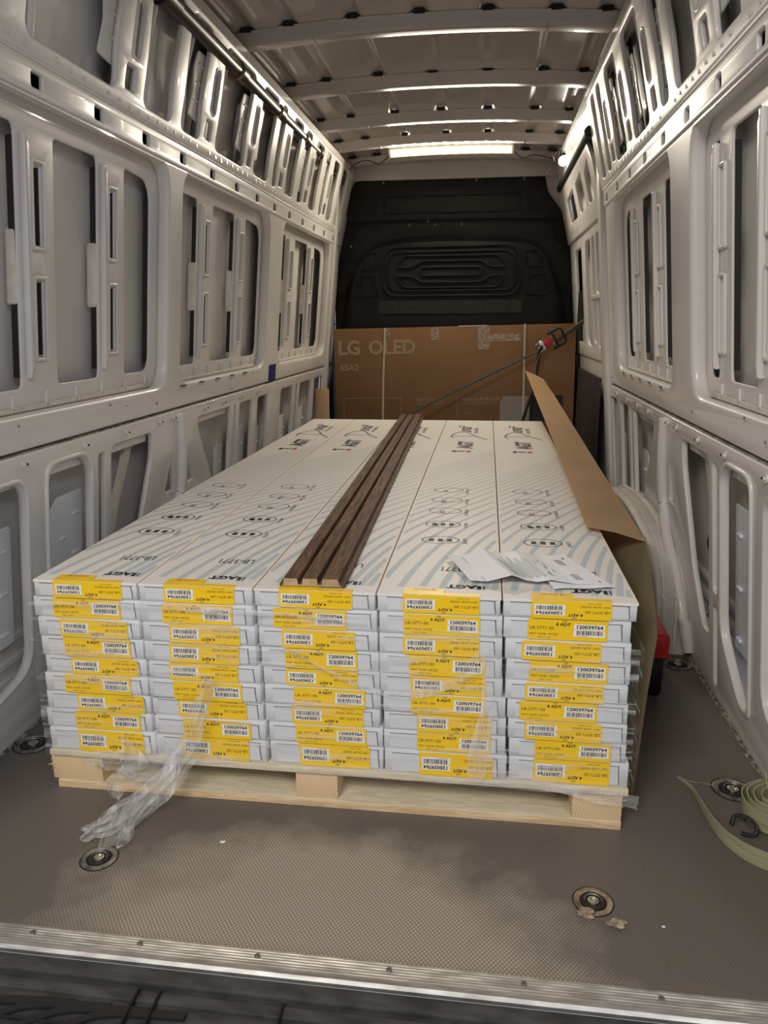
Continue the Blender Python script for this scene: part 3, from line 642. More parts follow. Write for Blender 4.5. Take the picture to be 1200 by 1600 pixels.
rv = [(-.70, 1.05), (-.78, 1.05), (-.785, .98), (-.78, .9), (-.77, 1.27), (.80, .98), (.80, 1.05), (.79, 1.2), (.76, 1.36), (.71, 1.43), (-.72, 1.38), (-.67, 1.48), (.655, 1.53), (-.16, 1.628), (.155, 1.632), (-.64, 1.58), (.64, 1.60)]
rv += [(-.6+i*.15, 1.868) for i in range(8)]+[(-.45+i*.17, 1.606) for i in range(7)]
for x, z in rv:
    bm = B(); cyl(bm, (x, -.026, z), .0065, .010, 'Y', 10); obj('rivet', bm, RIV if random.random() < .35 else BLACKP, wb)
for x in (-.74, .78):
    bm = B(); cyl(bm, (x, -.03, 1.20), .035, .02, 'Y', 20); cyl(bm, (x, -.042, 1.20), .012, .01, 'Y', 12); obj('mounting_boss', bm, BLACKP, wb)
for sx in (-1, 1):
    bm = B(); box(bm, sx*.83-.02, sx*.83+.02, -.03, .01, 0, 1.45, .006); obj('edge_channel', bm, mat('dark blue sealing', (.02, .03, .04), .5) if sx < 0 else BLACKM, wb)
# grey corner panels beside the bulkhead
for sx in (-1, 1):
    obj('corner_panel', plate_mesh('corner', [rpoly([(sx*.58, 1.86), (sx*.60, 1.79), (sx*.70, 1.64), (sx*.76, 1.4), (sx*.80, 1.2), (sx*.80, 0), (sx*.92, 0), (sx*.90, 1.5), (sx*.78, 2.02), (sx*.56, 2.02)], .01)], .012, .003, lambda a, b, t: Vector((a, .03+t, b))), ROOF, wb)

# ------------------------------------------------------------------ lamps
lb = tag(empty('led_light_bar', (0, 4.88, 1.985)), 'long white LED light bar glowing across the last roof crossbeam', 'lamp')
pts = [(x, 0, zroof(x)-1.985-.052) for x in [-.37+.74*i/16 for i in range(17)]]
def follow(bm, prof, x0=-.37, x1=.37, n=16):
    rows = []
    for i in range(n+1):
        x = x0+(x1-x0)*i/n; z = zroof(x)-1.985
        rows.append([bm.verts.new((x, a, z+b)) for a, b in prof])
    for a, b in zip(rows, rows[1:]):
        for k in range(len(prof)): bm.faces.new((a[k], a[(k+1) % len(prof)], b[(k+1) % len(prof)], b[k]))
    bm.faces.new(rows[0]); bm.faces.new(rows[-1]); bmesh.ops.recalc_face_normals(bm, faces=bm.faces); return bm
obj('housing', follow(B(), [(-.034, -.030), (.0, -.016), (.030, -.040), (.016, -.078), (.002, -.077), (-.026, -.037)]), LEDCASE, lb)
obj('lens', follow(B(), [(-.025, -.038), (-.001, -.074), (-.007, -.078), (-.031, -.042)], -.36, .36), GLASSB, lb)
for i in range(12):
    x = -.335+.67*i/11; z = zroof(x)-1.985; bm = B()
    n_ = Vector((0, -.835, -.55))*.0012; c_ = Vector((x, -.0190, z-.0600)); t_ = Vector((0, .555, -.832))*.010
    bm.faces.new([bm.verts.new(c_+n_+Vector((dx, 0, 0))+t_*k) for dx, k in ((-.011, -1), (.011, -1), (.011, 1), (-.011, 1))])
    obj('led', bm, LED, lb, smooth=False)
for x in (-.25, .25): obj('mounting_clip', bx(x-.012, x+.012, -.03, .03, zroof(x)-1.985-.03, zroof(x)-1.985+.005, .003), BLACKM, lb)
obj('cable', tube(B(), smoothpts([(-.37, 0, zroof(.37)-2.05), (-.43, .02, -.062), (-.49, .0, -.048), (-.53, -.03, -.055), (-.58, -.03, -.075), (-.61, .02, -.09)], 5), .0035, 6), BLACKM, lb)
obj('cable', tube(B(), smoothpts([(.37, 0, zroof(.37)-2.05), (.42, .0, -.060), (.48, -.01, -.05), (.55, .0, -.058), (.62, .02, -.075), (.66, .0, -.10)], 5), .0035, 6), BLACKM, lb)
sp = tag(empty('work_lamp', (.645, 4.72, 1.875)), 'small round work lamp glowing in the corner beside the side door', 'lamp')
ax = Vector((.0, -.80, -.50)).normalized(); q = ax.to_track_quat('Z', 'Y').to_matrix().to_4x4()
def lamp_bm(prof):
    bm = lathe(B(), (0, 0, 0), [(a*.78, b*.78) for a, b in prof], 24); bmesh.ops.transform(bm, matrix=q, verts=bm.verts); return bm
obj('housing', lamp_bm([(.02, -.05), (.034, -.045), (.044, -.01), (.046, .012), (.040, .014)]), BLACKM, sp)
obj('lens', lamp_bm([(.037, .013), (.037, .018), (.02, .021), (.004, .022)]), SPOTL, sp)
obj('bracket', tube(B(), smoothpts([(-.048, .01, .0), (-.05, .05, .04), (0, .07, .065), (.05, .05, .04), (.048, .01, 0)], 5), .005, 6), STEEL, sp)
obj('mount', bx(-.02, .07, .04, .09, .03, .075, .006), DULL, sp)
for k in range(3): obj('clamp', bx(.055, .08, .0+.02*k, .012+.02*k, -.03+.02*k, .0+.02*k, .003), STEEL, sp)
obj('cable', tube(B(), smoothpts([(-.02, .05, .06), (-.07, .03, .06), (-.09, .0, .02), (-.07, .0, -.04), (-.09, .03, -.07)], 5), .003, 6), BLACKM, sp)
sl = bpy.data.lights.new('work_lamp_beam', 'SPOT'); sl.energy = 2.5; sl.spot_size = 2.2; sl.spot_blend = .6; sl.color = (1, .95, .85); sl.shadow_soft_size = .03
so = bpy.data.objects.new('work_lamp_beam', sl); COL.objects.link(so); so.location = Vector((.645, 4.72, 1.875))+ax*.04; so.rotation_euler = (-ax).to_track_quat('Z', 'Y').to_euler(); 

# dark lashing tube along the left roof edge
rod = tag(empty('lashing_tube', (-.68, 3.2, 1.86)), 'dark glossy metal tube with bright collars under the left roof edge', 'tube')
P0, P1 = Vector((-.640, 1.0, 1.862)), Vector((-.690, 5.20, 1.872)); org = Vector((-.68, 3.2, 1.86))
obj('tube', tube(B(), [P0-org, P0.lerp(P1, .5)-org, P1-org], .027, 20), RODM, rod)
for t, l, mm in ((.15, .05, 0), (.30, .10, 0), (.455, .06, 1), (.585, .07, 1), (.70, .05, 1), (.78, .04, 1), (.88, .05, 0)):
    c = P0.lerp(P1, t)-org; d = (P1-P0).normalized()
    obj('collar', tube(B(), [c-d*l/2, c-d*l/2.2, c+d*l/2.2, c+d*l/2], [.030, .034, .034, .030], 20), [RODM, mat('bronze collar', (.25, .17, .12), .25, .9)][mm], rod)
for t in (.2, .42, .65, .9):
    c = P0.lerp(P1, t)-org; obj('saddle', bx(c.x-.05, c.x, c.y-.02, c.y+.02, c.z-.005, c.z+.03, .004), BLACKM, rod)

# ------------------------------------------------------------------ floor fittings
def lash(name, x, y, label, rust=0, big=1.):
    e = tag(empty(name, (x, y, 0)), label, 'floor ring', 'recessed lashing points in the floor')
    o = obj('flange', lathe(B(), (0, 0, 0), [(.034*big, 0), (.034*big, .0012), (.031*big, .0028), (.025*big, .0022), (.021*big, -.003)]), [DULL, RUST][rust], e)
    obj('gap_ring', lathe(B(), (0, 0, 0), [(.0365*big, 0), (.0365*big, .0004), (.0338*big, .0004)]), BLACKH, e)
    obj('cup', lathe(B(), (0, 0, 0), [(.0215*big, -.001), (.0205*big, .0026), (.017*big, .0022), (.010*big, -.0005)]), BLACKM, e)
    obj('bolt_head', lathe(B(), (0, 0, 0), [(.0105*big, 0), (.010*big, .0035), (.0065*big, .0042), (.004*big, .002)], 12), STEEL, e)
    obj('ring_bar', tube(B(), [(.015*big*math.cos(t), .015*big*math.sin(t), .0035) for t in [i*math.pi/8 for i in range(9)]], .0016, 6), DULL, e)
    return e
RUST = mottle(mat('rusty steel', (.3, .2, .12), .7, .3), (.16, .09, .05), (.42, .33, .22), 50)
lash('lashing_ring', -.472, 1.162, 'round steel lashing ring below the torn film tail')
lash('lashing_ring', .455, 1.165, 'rusty round lashing ring beside the dirt crumbs', 1)
lash('lashing_ring', -.835, 1.527, 'dark lashing ring at the left corner of the pallet', 0, 1.3)
lash('lashing_ring', .802, 1.54, 'lashing ring half hidden by the olive strap coil', 0, 1.25)
lash('lashing_ring', .832, 2.17, 'lashing ring behind the red-lidded case by the wheel arch', 0, 1.2)
DIRT = mottle(mat('dry dirt', (.3, .22, .14), .9), (.20, .14, .09), (.45, .36, .25), 60)
for i, (x, y, s_, lab, n_) in enumerate([(.440, 1.128, .011, 'brown lump of dry dirt against the rusty lashing ring', 'dirt_clod'), (.487, 1.113, .010, 'crumpled tan crumb of dirt, the one farther from the rusty ring', 'dirt_clod'), (-.25, 1.235, .0035, 'tiny white splinter on the worn floor in front of the pallet', 'splinter'), (.565, 1.12, .002, 'tiny pale speck on the floor away from the dirt crumbs', 'splinter')]):
    bm = B(); bmesh.ops.create_icosphere(bm, subdivisions=3, radius=s_)
    for v in bm.verts: v.co = Vector((v.co.x*1.3, v.co.y*.8, v.co.z*.5))*(1+.9*noise.noise(v.co*1.6/s_+Vector((i*5, 0, 0))))
    z = min(v.co.z for v in bm.verts)
    for v in bm.verts: v.co.z -= z
    o = obj(n_, bm, DIRT if i < 2 else WLAB); o.location = (x, y, 0); tag(o, lab, 'debris')

# ------------------------------------------------------------------ pallet
pal = tag(empty('pallet', (-.07, 1.37, 0)), 'pale pine pallet with open deck under the stacked cartons', 'pallet')
PX0, PX1, PY0, PY1 = -.676+.07, .536+.07, 0.0, 2.62
for x0, x1 in ((PX0-.012, PX0+.105), (-.135+.07, -.045+.07), (PX1-.098, PX1)):
    for k in range(4):
        y = PY0+k*(PY1-.145)/3
        b = obj('block', bx(-(x1-x0)/2, (x1-x0)/2, -.0705, .0705, -.0315, .0315, .002), ENDG, pal); b.location = ((x0+x1)/2, y+.0745, .05)
for k in range(4):
    y = PY0+k*(PY1-.13)/3
    obj('bottom_board', bx(PX0, PX1, y, y+.13, 0, .018, .0015), PINEP if k == 0 else PINE, pal)
obj('board_edge', bx(PX0+.001, PX1-.001, -.0012, .001, .0005, .0172, .0005), PINE, pal)
for k in range(9):
    y = k*(PY1-.11)/8
    obj('deck_board', bx(PX0-.008, PX1+.008, y-.006, y+.105, .082, .0955, .0015), PINEP, pal)
random.seed(5)
for k in range(14):
    x = random.choice([PX0-.012, PX0+.11, PX1+.001, random.uniform(PX0+.2, PX1-.2)]); z = random.uniform(.03, .075) if abs(x) > .55 else .0185
    obj('splinter', tube(B(), [(x, .003, z), (x+random.uniform(-.008, .008), -.002, z+random.uniform(-.006, .010))], [.0012, .0003], 5), PINE, pal)

# ------------------------------------------------------------------ cartons
CX_T = [-.676, -.447, -.204, .044, .287, .540]       # column edges at the top layer
CX_B = [-.684, -.435, -.186, .058, .312, .549]
ZL = [.487, .449, .405, .363, .318, .278, .235, .192, .149, .0965]
LEN = 2.64
def label_meshes():
    yel = B(); box(yel, -.074, .074, -.0012, 0, 0, 1)      # scaled in z per layer
    me_y = bpy.data.meshes.new('label'); yel.to_mesh(me_y); yel.free(); me_y.materials.append(YEL)
    w = B(); quad(w, .012, .069, .0265, .0385); me_w = bpy.data.meshes.new('number_patch'); w.to_mesh(me_w); w.free(); me_w.materials.append(WLAB)
    w = B(); quad(w, .0115, .0695, .0095, .0245); me_b = bpy.data.meshes.new('barcode_patch'); w.to_mesh(me_b); w.free(); me_b.materials.append(WLAB)
    t = B()
    add_text(t, '4 ADT', .0100, -.022, .0335, off=.0003)
    add_text(t, 'LB-3771-00', .0098, -.071, .0240)
    add_text(t, 'MAT AÇIK CEVİZ', .0068, -.071, .0105, space=1.02)
    add_text(t, 'Made in Türkiye', .0038, -.055, .0035)
    add_text(t, '239', .0058, -.010, .0428)
    me_t = bpy.data.meshes.new('lettering'); t.to_mesh(me_t); t.free(); me_t.materials.append(INK)
    t = B(); add_text(t, '120039764', .0112, .0155, .0285, off=.0004, space=1.0)
    me_n = bpy.data.meshes.new('number'); t.to_mesh(me_n); t.free(); me_n.materials.append(INK)
    t = B(); random.seed(21); x = .017
    while x < .066:
        wv = random.choice((.0006, .0006, .0012, .0018)); quad(t, x, x+wv, .0135, .0238); x += wv+random.choice((.0006, .0006, .0012))
    add_text(t, '8 681120 397645', .0030, .0165, .0103)
    me_c = bpy.data.meshes.new('barcode'); t.to_mesh(me_c); t.free(); me_c.materials.append(INK)
    return me_y, me_w, me_b, me_t, me_n, me_c
LM = label_meshes()
RX = Matrix.Rotation(math.pi/2, 4, 'X')
def add_label(parent, cx, z0, h, inv, yoff):
    lab = link('label', LM[0], None, parent, smooth=False); lab.matrix_basis = Matrix.Translation((cx, yoff, z0+.001)) @ Matrix.Diagonal((1, 1, h-.002, 1))
    # lettering keeps its own proportions
    H = .048; k = min(1, (h-.002)/.0478)
    def put(me, name, dy):
        o = link(name, me, None, lab, smooth=False)
        M = Matrix.Translation((cx, yoff-.0012-dy, z0+.0015)) @ RX @ Matrix.Diagonal((1, k, 1, 1))
        if inv: M = Matrix.Translation((cx, yoff-.0012-dy, z0+h-.0005)) @ RX @ Matrix.Rotation(math.pi, 4, 'Z') @ Matrix.Diagonal((1, k, 1, 1))
        o.matrix_parent_inverse = lab.matrix_basis.inverted(); o.matrix_basis = M; return o
    put(LM[1], 'number_patch', .0002); put(LM[2], 'barcode_patch', .0002); put(LM[3], 'lettering', .0003); put(LM[4], 'number', .0004); put(LM[5], 'barcode', .0004)
INV = [[1, 0, 1, 0, 1, 0, 1, 0, 1], [1, 0, 1, 1, 1, 0, 1, 0, 1], [1, 0, 1, 0, 1, 0, 1, 0, 1], [1, 0, 1, 0, 1, 0, 1, 0, 1], [1, 0, 1, 0, 1, 0, 1, 0, 1]]
LX = [[.118, .118, .124, .126, .133, .120, .146, .141, .142], [.128, .123, .133, .130, .120, .128, .133, .138, .132], [.124, .108, .123, .124, .122, .136, .132, .132, .138], [.124, .122, .122, .134, .136, .130, .142, .142, .146], [.127, .120, .106, .118, .112, .098, .106, .124, .122]]
COLN = ['leftmost column', 'second column from the left', 'middle column', 'second column from the right', 'rightmost column']
ORD = ['top', 'second', 'third', 'fourth', 'fifth', 'sixth', 'seventh', 'eighth', 'bottom']
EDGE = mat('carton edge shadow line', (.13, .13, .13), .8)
random.seed(4)
def lid_print(parent, w, h, col):
    # curved printed lines
    bm = B(); s_ = 3.02-1.37+(.10 if col in (0, 1) else 0)+random.uniform(-.03, .03)-(.08 if col == 4 else 0)
    while s_ > -.6:
        x, y = w-.004, s_
        if y > .012:
            pts = [(x, y)]
            while x > .006 and y > .05:
                g = 1.75+6.5*max(0, (.75-y)/.75)**2.2; L_ = math.hypot(1, g); st = .02
                x -= st/L_; y -= st*g/L_; pts.append((x, y))
            if len(pts) > 2:
                prev = None
                for i, (x, y) in enumerate(pts):
                    a = pts[min(i+1, len(pts)-1)]; b = pts[max(i-1, 0)]; d = Vector((a[0]-b[0], a[1]-b[1], 0)).normalized()
                    wd_ = .0019+.0052*max(0, (1.2-y)/1.2)**1.2; n_ = Vector((-d.y, d.x, 0))*wd_
                    c = Vector((x, y, 0)); p = [c-n_, c+n_]
                    for v in p: v.x = min(max(v.x, .003), w-.003)
                    cur = [bm.verts.new(v) for v in p]
                    if prev: bm.faces.new((prev[0], prev[1], cur[1], cur[0]))
                    prev = cur
        s_ -= .045+.060*max(0, min(1, (1.5-s_)/1.4))
    o = obj('printed_lines', bm, LINE, parent, smooth=False); o.location = (0, .0, h+.0004)
    # writing, read from the far end of the box or from its side
    t = B()
    add_text(t, 'LB-3771', .040, .195, .175, rot=math.pi, sx=.62)
    add_text(t, 'AGT', .026, .190, .062, rot=math.pi, off=.0012, sx=1.1)
    quad(t, .192, .200, .040, .060); quad(t, .204, .207, .040, .060)
    ic = [('E1', 'QUALITY', .38), ('CE', 'E1 NORM', .525), ('ISO', 'ECO FRIENDLY', .67), ('PVC', 'EASY CLEAN', .80), ('UV', 'EASY TO APPLY', .935)]
    for i, (a, b_, y) in enumerate(ic):
        cx, n = .100-.002*i, 24
        for k in range(n):
            t0, t1 = 2*math.pi*k/n, 2*math.pi*(k+1)/n
            t.faces.new([t.verts.new((cx+r*.046*math.cos(q_), y+r*.032*math.sin(q_), 0)) for r, q_ in ((1, t0), (1, t1), (.94, t1), (.94, t0))])
        if i < 2:
            quad(t, cx-.022, cx-.010, y-.016, y-.004) if i else None
            for k in range(3): quad(t, cx-.028+k*.022, cx-.028+k*.022+.012, y-.012, y+.010)
        else: add_text(t, ['', '', 'ISO', 'PVC', 'UV'][i], .022, cx, y-.016, 'CENTER', rot=math.pi/2)
        add_text(t, b_, .014, cx+.064, y-.030-(.02 if len(b_) > 9 else 0), rot=math.pi/2, sx=.8)
    add_text(t, 'AGT', .085, .148, 1.74, rot=math.pi/2, off=.004, sx=1.05)
    for x0, x1, y0, y1 in ((.070, .086, 1.64, 1.68), (.090, .122, 1.665, 1.672), (.086, .122, 1.655, 1.66)): quad(t, x0, x1, y0, y1)
    sw = smoothpts([(.062, 2.02, 0), (.048, 2.06, 0), (.058, 2.14, 0), (.085, 2.20, 0), (.12, 2.19, 0), (.16, 2.08, 0), (.21, 1.98, 0)], 5)
    for i in range(len(sw)-1):
        a, b_ = sw[i], sw[i+1]; d = (b_-a).normalized(); n_ = Vector((-d.y, d.x, 0))*.0032; t.faces.new([t.verts.new(v) for v in (a-n_, a+n_, b_+n_, b_-n_)])
    sw = smoothpts([(.052, 2.08, 0), (.09, 2.07, 0), (.14, 2.075, 0), (.16, 2.08, 0)], 4)
    for i in range(len(sw)-1):
        a, b_ = sw[i], sw[i+1]; n_ = Vector((0, .003, 0)); t.faces.new([t.verts.new(v) for v in (a-n_, a+n_, b_+n_, b_-n_)])
    add_text(t, 'uvar', .10, .135, 2.20, rot=math.pi/2, shear=.4, off=.001, sx=1.1)
    quad(t, .075, .081, 2.36, 2.44)
    add_text(t, 'WALL PANELS', .026, .168, 2.17, rot=math.pi/2, sx=1.1)
    o = tag(obj('brand_print', t, INK, parent, smooth=False), kind='stuff'); o.location = (0, 0, h+.0008)
    t = B(); quad(t, .128, .146, 1.64, 1.68); o = obj('red_mark', t, INKR, parent, smooth=False); o.location = (0, 0, h+.0008)
for c in range(5):
    for l in range(9):
        z1, z0 = ZL[l], ZL[l+1]
        if l: 
            j = (random.uniform(-.003, .003) if l < 8 else 0)
            alt = -.0015 if l % 2 else .0015
        f = 0 if l == 0 else .12+.88*(l-1)/8
        x0 = CX_T[c]*(1-f)+CX_B[c]*f; x1 = CX_T[c+1]*(1-f)+CX_B[c+1]*f
        if l: 
            jj = random.uniform(-.0025, .0025); x0 += jj; x1 += jj-.0
            if c == 4: x1 -= .008*(l < 8)
            if c == 0: x0 += [0, -.008, .004, .004, .008, .004, .003, .0, .0][l]
        if c == 0 and l == 0: x0 -= .0
        w = x1-x0-.0055; h = z1-z0-.0008; y = 1.372+(0 if l == 0 else random.uniform(-.004, .003))
        e = tag(empty('carton', (x0, y, z0)), f'long white yellow-labelled carton, {ORD[l]} of nine in the {COLN[c]}', 'carton', 'white cartons stacked on the pallet')
        bm = bx(0, w, 0, LEN, 0, h, .0016, 1)
        body = obj('body', bm, CARD, e, angle=60)
        if l == 0:
            obj('lid', bx(-.0012, w+.0012, -.0012, LEN+.001, h-.006, h+.0001, .0008, 1), LID, e)
        # tucked end flap: its outline shows as a thin folded edge
        a0 = random.uniform(.010, .02); a1 = w-random.uniform(.008, .018); t0 = .004; t1 = h-.007
        obj('end_flap', plate_mesh('end_flap', [rpoly([(a0, t0), (a1, t0), (a1-random.uniform(0, .006), t1), (a0+random.uniform(0, .004), t1)], .003)], .0009, .0003, lambda a, b, t: Vector((a, t-.0004, b)), 1), CARD, e)
        obj('fold_shadow_line', ribbon(B(), [(a1, -.001, t0), (a1-.002, -.001, t1)], (.0016, 0, 0), .0006), EDGE, e, smooth=False)
        obj('fold_shadow_line', ribbon(B(), [(a0, -.0009, t1), (a1, -.0009, t1)], (0, 0, .0012), .0006), EDGE, e, smooth=False)
        cx = LX[c][l]-(x0-CX_T[c]) if False else LX[c][l]
        add_label(e, cx, 0, h, INV[c][l], -.0018)
        if l == 0:
            obj('label_wrap', bx(cx-.074, cx+.005, -.001, .034, h+.0009, h+.0016), YEL, e, smooth=False)
            obj('label_wrap', bx(cx-.074, cx+.074, -.002, .012, h+.0002, h+.0014), YEL, e, smooth=False)
            t = B(); add_text(t, '· LB-3771-00 ·', .012, cx-.005, .030, rot=math.pi, sx=.8)
            o = obj('wrap_lettering', t, INKR, e, smooth=False); o.location = (0, 0, h+.0021)
            lid_print(e, w, h, c)
            # kraft-coloured board showing at the long edge
            obj('kraft_edge', bx(w-.001, w+.0022, 0, LEN, h-.004, h-.0005), CBOARD, e, smooth=False)

# ------------------------------------------------------------------ stretch film
ZT = .425
def film_front():
    bm = B(); nx, nz = 150, 60; rows = []
    for j in range(nz+1):
        row = []
        for i in range(nx+1):
            u, v = i/nx, j/nz; x = -.688+1.232*u
            top = .462-.020*u+.006*math.sin(u*19)-.07*max(0, (u-.62))*(1 if u < .8 else .9) - (0.10*max(0, u-.8))
            z = .086+(top-.086)*v
            q = Vector((x*5, 0, z*30+x*9)); wr = noise.noise(q)*.0035+noise.noise(q*2.3)*.0018
            y = 1.3605-.0025+wr*1.0-(.004 if z < .1 else 0)
            row.append(bm.verts.new((x, y, z)))
        rows.append(row)
    for a, b in zip(rows, rows[1:]):
        for i in range(nx): bm.faces.new((a[i], a[i+1], b[i+1], b[i]))
    return bm
def film_side(s):
    bm = B(); ny, nz = 50, 36; rows = []
    for j in range(nz+1):
        row = []
        for i in range(ny+1):
            y = 1.36+2.66*i/ny; z = .086+(.40-.086)*j/nz if s > 0 else .086+(.455-.086)*j/nz
            x = (.551 if s > 0 else -.6885)+s*(noise.noise(Vector((y*7, z*30+y*6, 3)))*.0015)
            row.append(bm.verts.new((x, y, z)))
        rows.append(row)
    for a, b in zip(rows, rows[1:]):
        for i in range(ny): bm.faces.new((a[i], a[i+1], b[i+1], b[i]))
    return bm
fm = tag(empty('stretch_film', (0, 0, 0)), 'clear wrinkled stretch film wrapped round the lower cartons with a torn tail', 'plastic film')
obj('front_sheet', film_front(), FILM, fm); obj('side_sheet', film_side(1), FILM, fm); obj('side_sheet', film_side(-1), FILM, fm)
def strand(pts, wd_, seed, nw=10, amp=.012, m=FILM2, name='torn_tail'):
    P_ = smoothpts(pts, 8); W_ = smoothpts([(w, 0, 0) for w in wd_], 8); bm = B(); rows = []
    for i, p in enumerate(P_):
        d = (P_[min(i+1, len(P_)-1)]-P_[max(i-1, 0)]).normalized(); s_ = d.cross(Vector((0, -1, .3))).normalized(); n_ = d.cross(s_)
        row = []
        for k in range(nw+1):
            t = k/nw-.5; q = p+s_*(t*W_[i].x)+n_*(noise.noise(Vector((t*6+seed, i*.12, seed)))*amp*2)
            q += s_*noise.noise(Vector((t*4, i*.25, seed+9)))*.006
            if q.z < .003: q.z = .003+abs(noise.noise(q*60))*.006
            q.y = min(q.y, 1.352)
            row.append(bm.verts.new(q))
        rows.append(row)
    for a, b in zip(rows, rows[1:]):
        for k in range(nw): bm.faces.new((a[k], a[k+1], b[k+1], b[k]))
    return obj(name, bm, m, fm)
strand([(-.30, 1.345, .30), (-.335, 1.340, .20), (-.38, 1.335, .10), (-.43, 1.30, .045), (-.475, 1.25, .02), (-.515, 1.218, .008), (-.535, 1.205, .004)], [.02, .045, .045, .05, .06, .035, .004], 1)
strand([(-.345, 1.35, .14), (-.38, 1.335, .09), (-.41, 1.31, .05), (-.45, 1.275, .02), (-.47, 1.215, .010), (-.475, 1.175, .004)], [.05, .05, .05, .04, .045, .004], 4)
strand([(-.43, 1.31, .05), (-.455, 1.26, .025), (-.445, 1.215, .008), (-.447, 1.185, .004)], [.03, .04, .03, .004], 5)
strand([(-.45, 1.29, .035), (-.49, 1.25, .018), (-.515, 1.235, .012), (-.548, 1.232, .006)], [.03, .04, .02, .003], 6)
strand([(-.47, 1.352, .12), (-.50, 1.346, .095), (-.55, 1.345, .09), (-.59, 1.34, .092)], [.10, .05, .03, .006], 7, name='torn_corner')
strand([(-.40, 1.35, .13), (-.44, 1.342, .085), (-.49, 1.33, .08), (-.47, 1.32, .07)], [.08, .07, .04, .01], 9, name='torn_corner')
strand([(-.49, 1.30, .04), (-.51, 1.30, .055), (-.505, 1.30, .075)], [.03, .02, .004], 12, name='torn_corner')
strand([(.22, 1.357, .36), (.262, 1.356, .37), (.268, 1.355, .27), (.25, 1.356, .15), (.24, 1.356, .10)], [.004, .03, .035, .05, .02], 15, amp=.004, name='gathered_fold')
strand([(-.15, 1.357, .375), (.0, 1.356, .30), (.12, 1.356, .285), (.25, 1.356, .345)], [.004, .01, .02, .006], 17, amp=.003, name='gathered_fold')
strand([(.35, 1.353, .108), (.45, 1.351, .092), (.56, 1.350, .078)], [.015, .025, .03], 18, amp=.004, name='gathered_fold')
strand([(-.68, 1.358, .44), (-.5, 1.356, .448), (-.3, 1.356, .444), (-.1, 1.357, .44), (.02, 1.357, .43)], [.006, .010, .012, .008, .003], 19, amp=.002, name='rolled_hem')

# ------------------------------------------------------------------ walnut slatted panel
pl = tag(empty('slatted_panel', (-.155, 1.385, .4885)), 'walnut-brown fluted wall panel lying loose across the white cartons', 'panel')
prof = [(0, 0), (.122, 0), (.122, .005), (.1165, .005), (.1165, .0018+.003), (.1115, .0048), (.1095, .0170), (.0800, .0170), (.0780, .0048), (.0725, .0048), (.0705, .0170), (.0430, .0170), (.0410, .0048), (.0355, .0048), (.0335, .0170), (.0080, .0170), (.0060, .0048), (0, .0048)]
bm = B(); f = 1.08
prism(bm, [(p[0]*f, p[1]) for p in prof], lambda p: (p[0], 0, p[1]), lambda p: (p[0], 2.72, p[1]))
obj('fluted_face', bm, WALNUT, pl, smooth=False)
core = [(.004, .0008), (.116, .0008), (.1125, .0044), (.1085, .0164), (.0808, .0164), (.0788, .0044), (.0718, .0044), (.0698, .0164), (.0437, .0164), (.0418, .0044), (.0348, .0044), (.0328, .0164), (.0088, .0164), (.0065, .0044)]
bm = B(); prism(bm, [(p[0]*f, p[1]) for p in core], lambda p: (p[0], -.0006, p[1]), lambda p: (p[0], .003, p[1]))
obj('cut_end', bm, MDF, pl, smooth=False)
pl.rotation_euler = (0, 0, math.atan2(.064, 2.70))

# ------------------------------------------------------------------ papers
def paper(name, quadpts, folds, label, z):
    e = tag(empty(name, (0, 0, 0)), label, 'paper')
    a, b, c, d = [Vector((*p, 0)) for p in quadpts]; n, m_ = 40, 14; bm = B(); rows = []   # a-b near edge, d-c far edge
    def surf(u, v):
        p = a.lerp(b, u).lerp(d.lerp(c, u), v)
        h = 0
        for f_, s_ in folds:
            h += s_*max(0, 1-abs(u-f_)/.18)
        p.z = z+h+.0012*math.sin(u*9+v*3)+.004; return p
    for j in range(m_+1): rows.append([bm.verts.new(surf(i/n, j/m_)) for i in range(n+1)])
    for r0, r1 in zip(rows, rows[1:]):
        for i in range(n): bm.faces.new((r0[i], r0[i+1], r1[i+1], r1[i]))
    obj('sheet', bm, PAPER, e)
    return e, surf
random.seed(9)
def print_lines(e, surf, rects):
    bm = B()
    for u0, u1, v0, v1 in rects:
        n = max(2, int((u1-u0)*24)); prev = None
        for i in range(n+1):
            u = u0+(u1-u0)*i/n; cur = [bm.verts.new(surf(u, v)+Vector((0, 0, .0007))) for v in (v0, v1)]
            if prev: bm.faces.new((prev[0], cur[0], cur[1], prev[1]))
            prev = cur
    tag(obj('print', bm, INKG, e, smooth=False), kind='stuff')
e, sf = paper('invoice_sheet', [(.222, 1.437), (.497, 1.452), (.427, 1.645), (.165, 1.606)], [(.30, .016), (.0, .004), (.66, -.001), (.58, .010)], 'folded white printed invoice lying over two right-hand cartons', .4885)
rc = [(.115, .120, .03, .95)]
for k in range(14):
    u = .36+k*.017; rc += [(u, u+.004, .10+.02*(k % 3), .10+.5+.28*random.random())]
for k in range(9):
    u = .62+.014*(k % 3)+.03*(k//3); v = random.uniform(.1, .7); rc += [(u, u+.005, v, v+.09)]
for k in range(5): rc += [(.80+k*.012, .804+k*.012, .12, .30), (.84+k*.012, .844+k*.012, .62, .82)]
rc += [(.945, .957, .06, .10), (.93, .945, .84, .90)]
print_lines(e, sf, rc)
e2, sf2 = paper('delivery_note', [(.385, 1.418), (.505, 1.440), (.46, 1.56), (.36, 1.53)], [(.5, .0006)], 'second white sheet showing under the edge of the folded invoice', .4880)

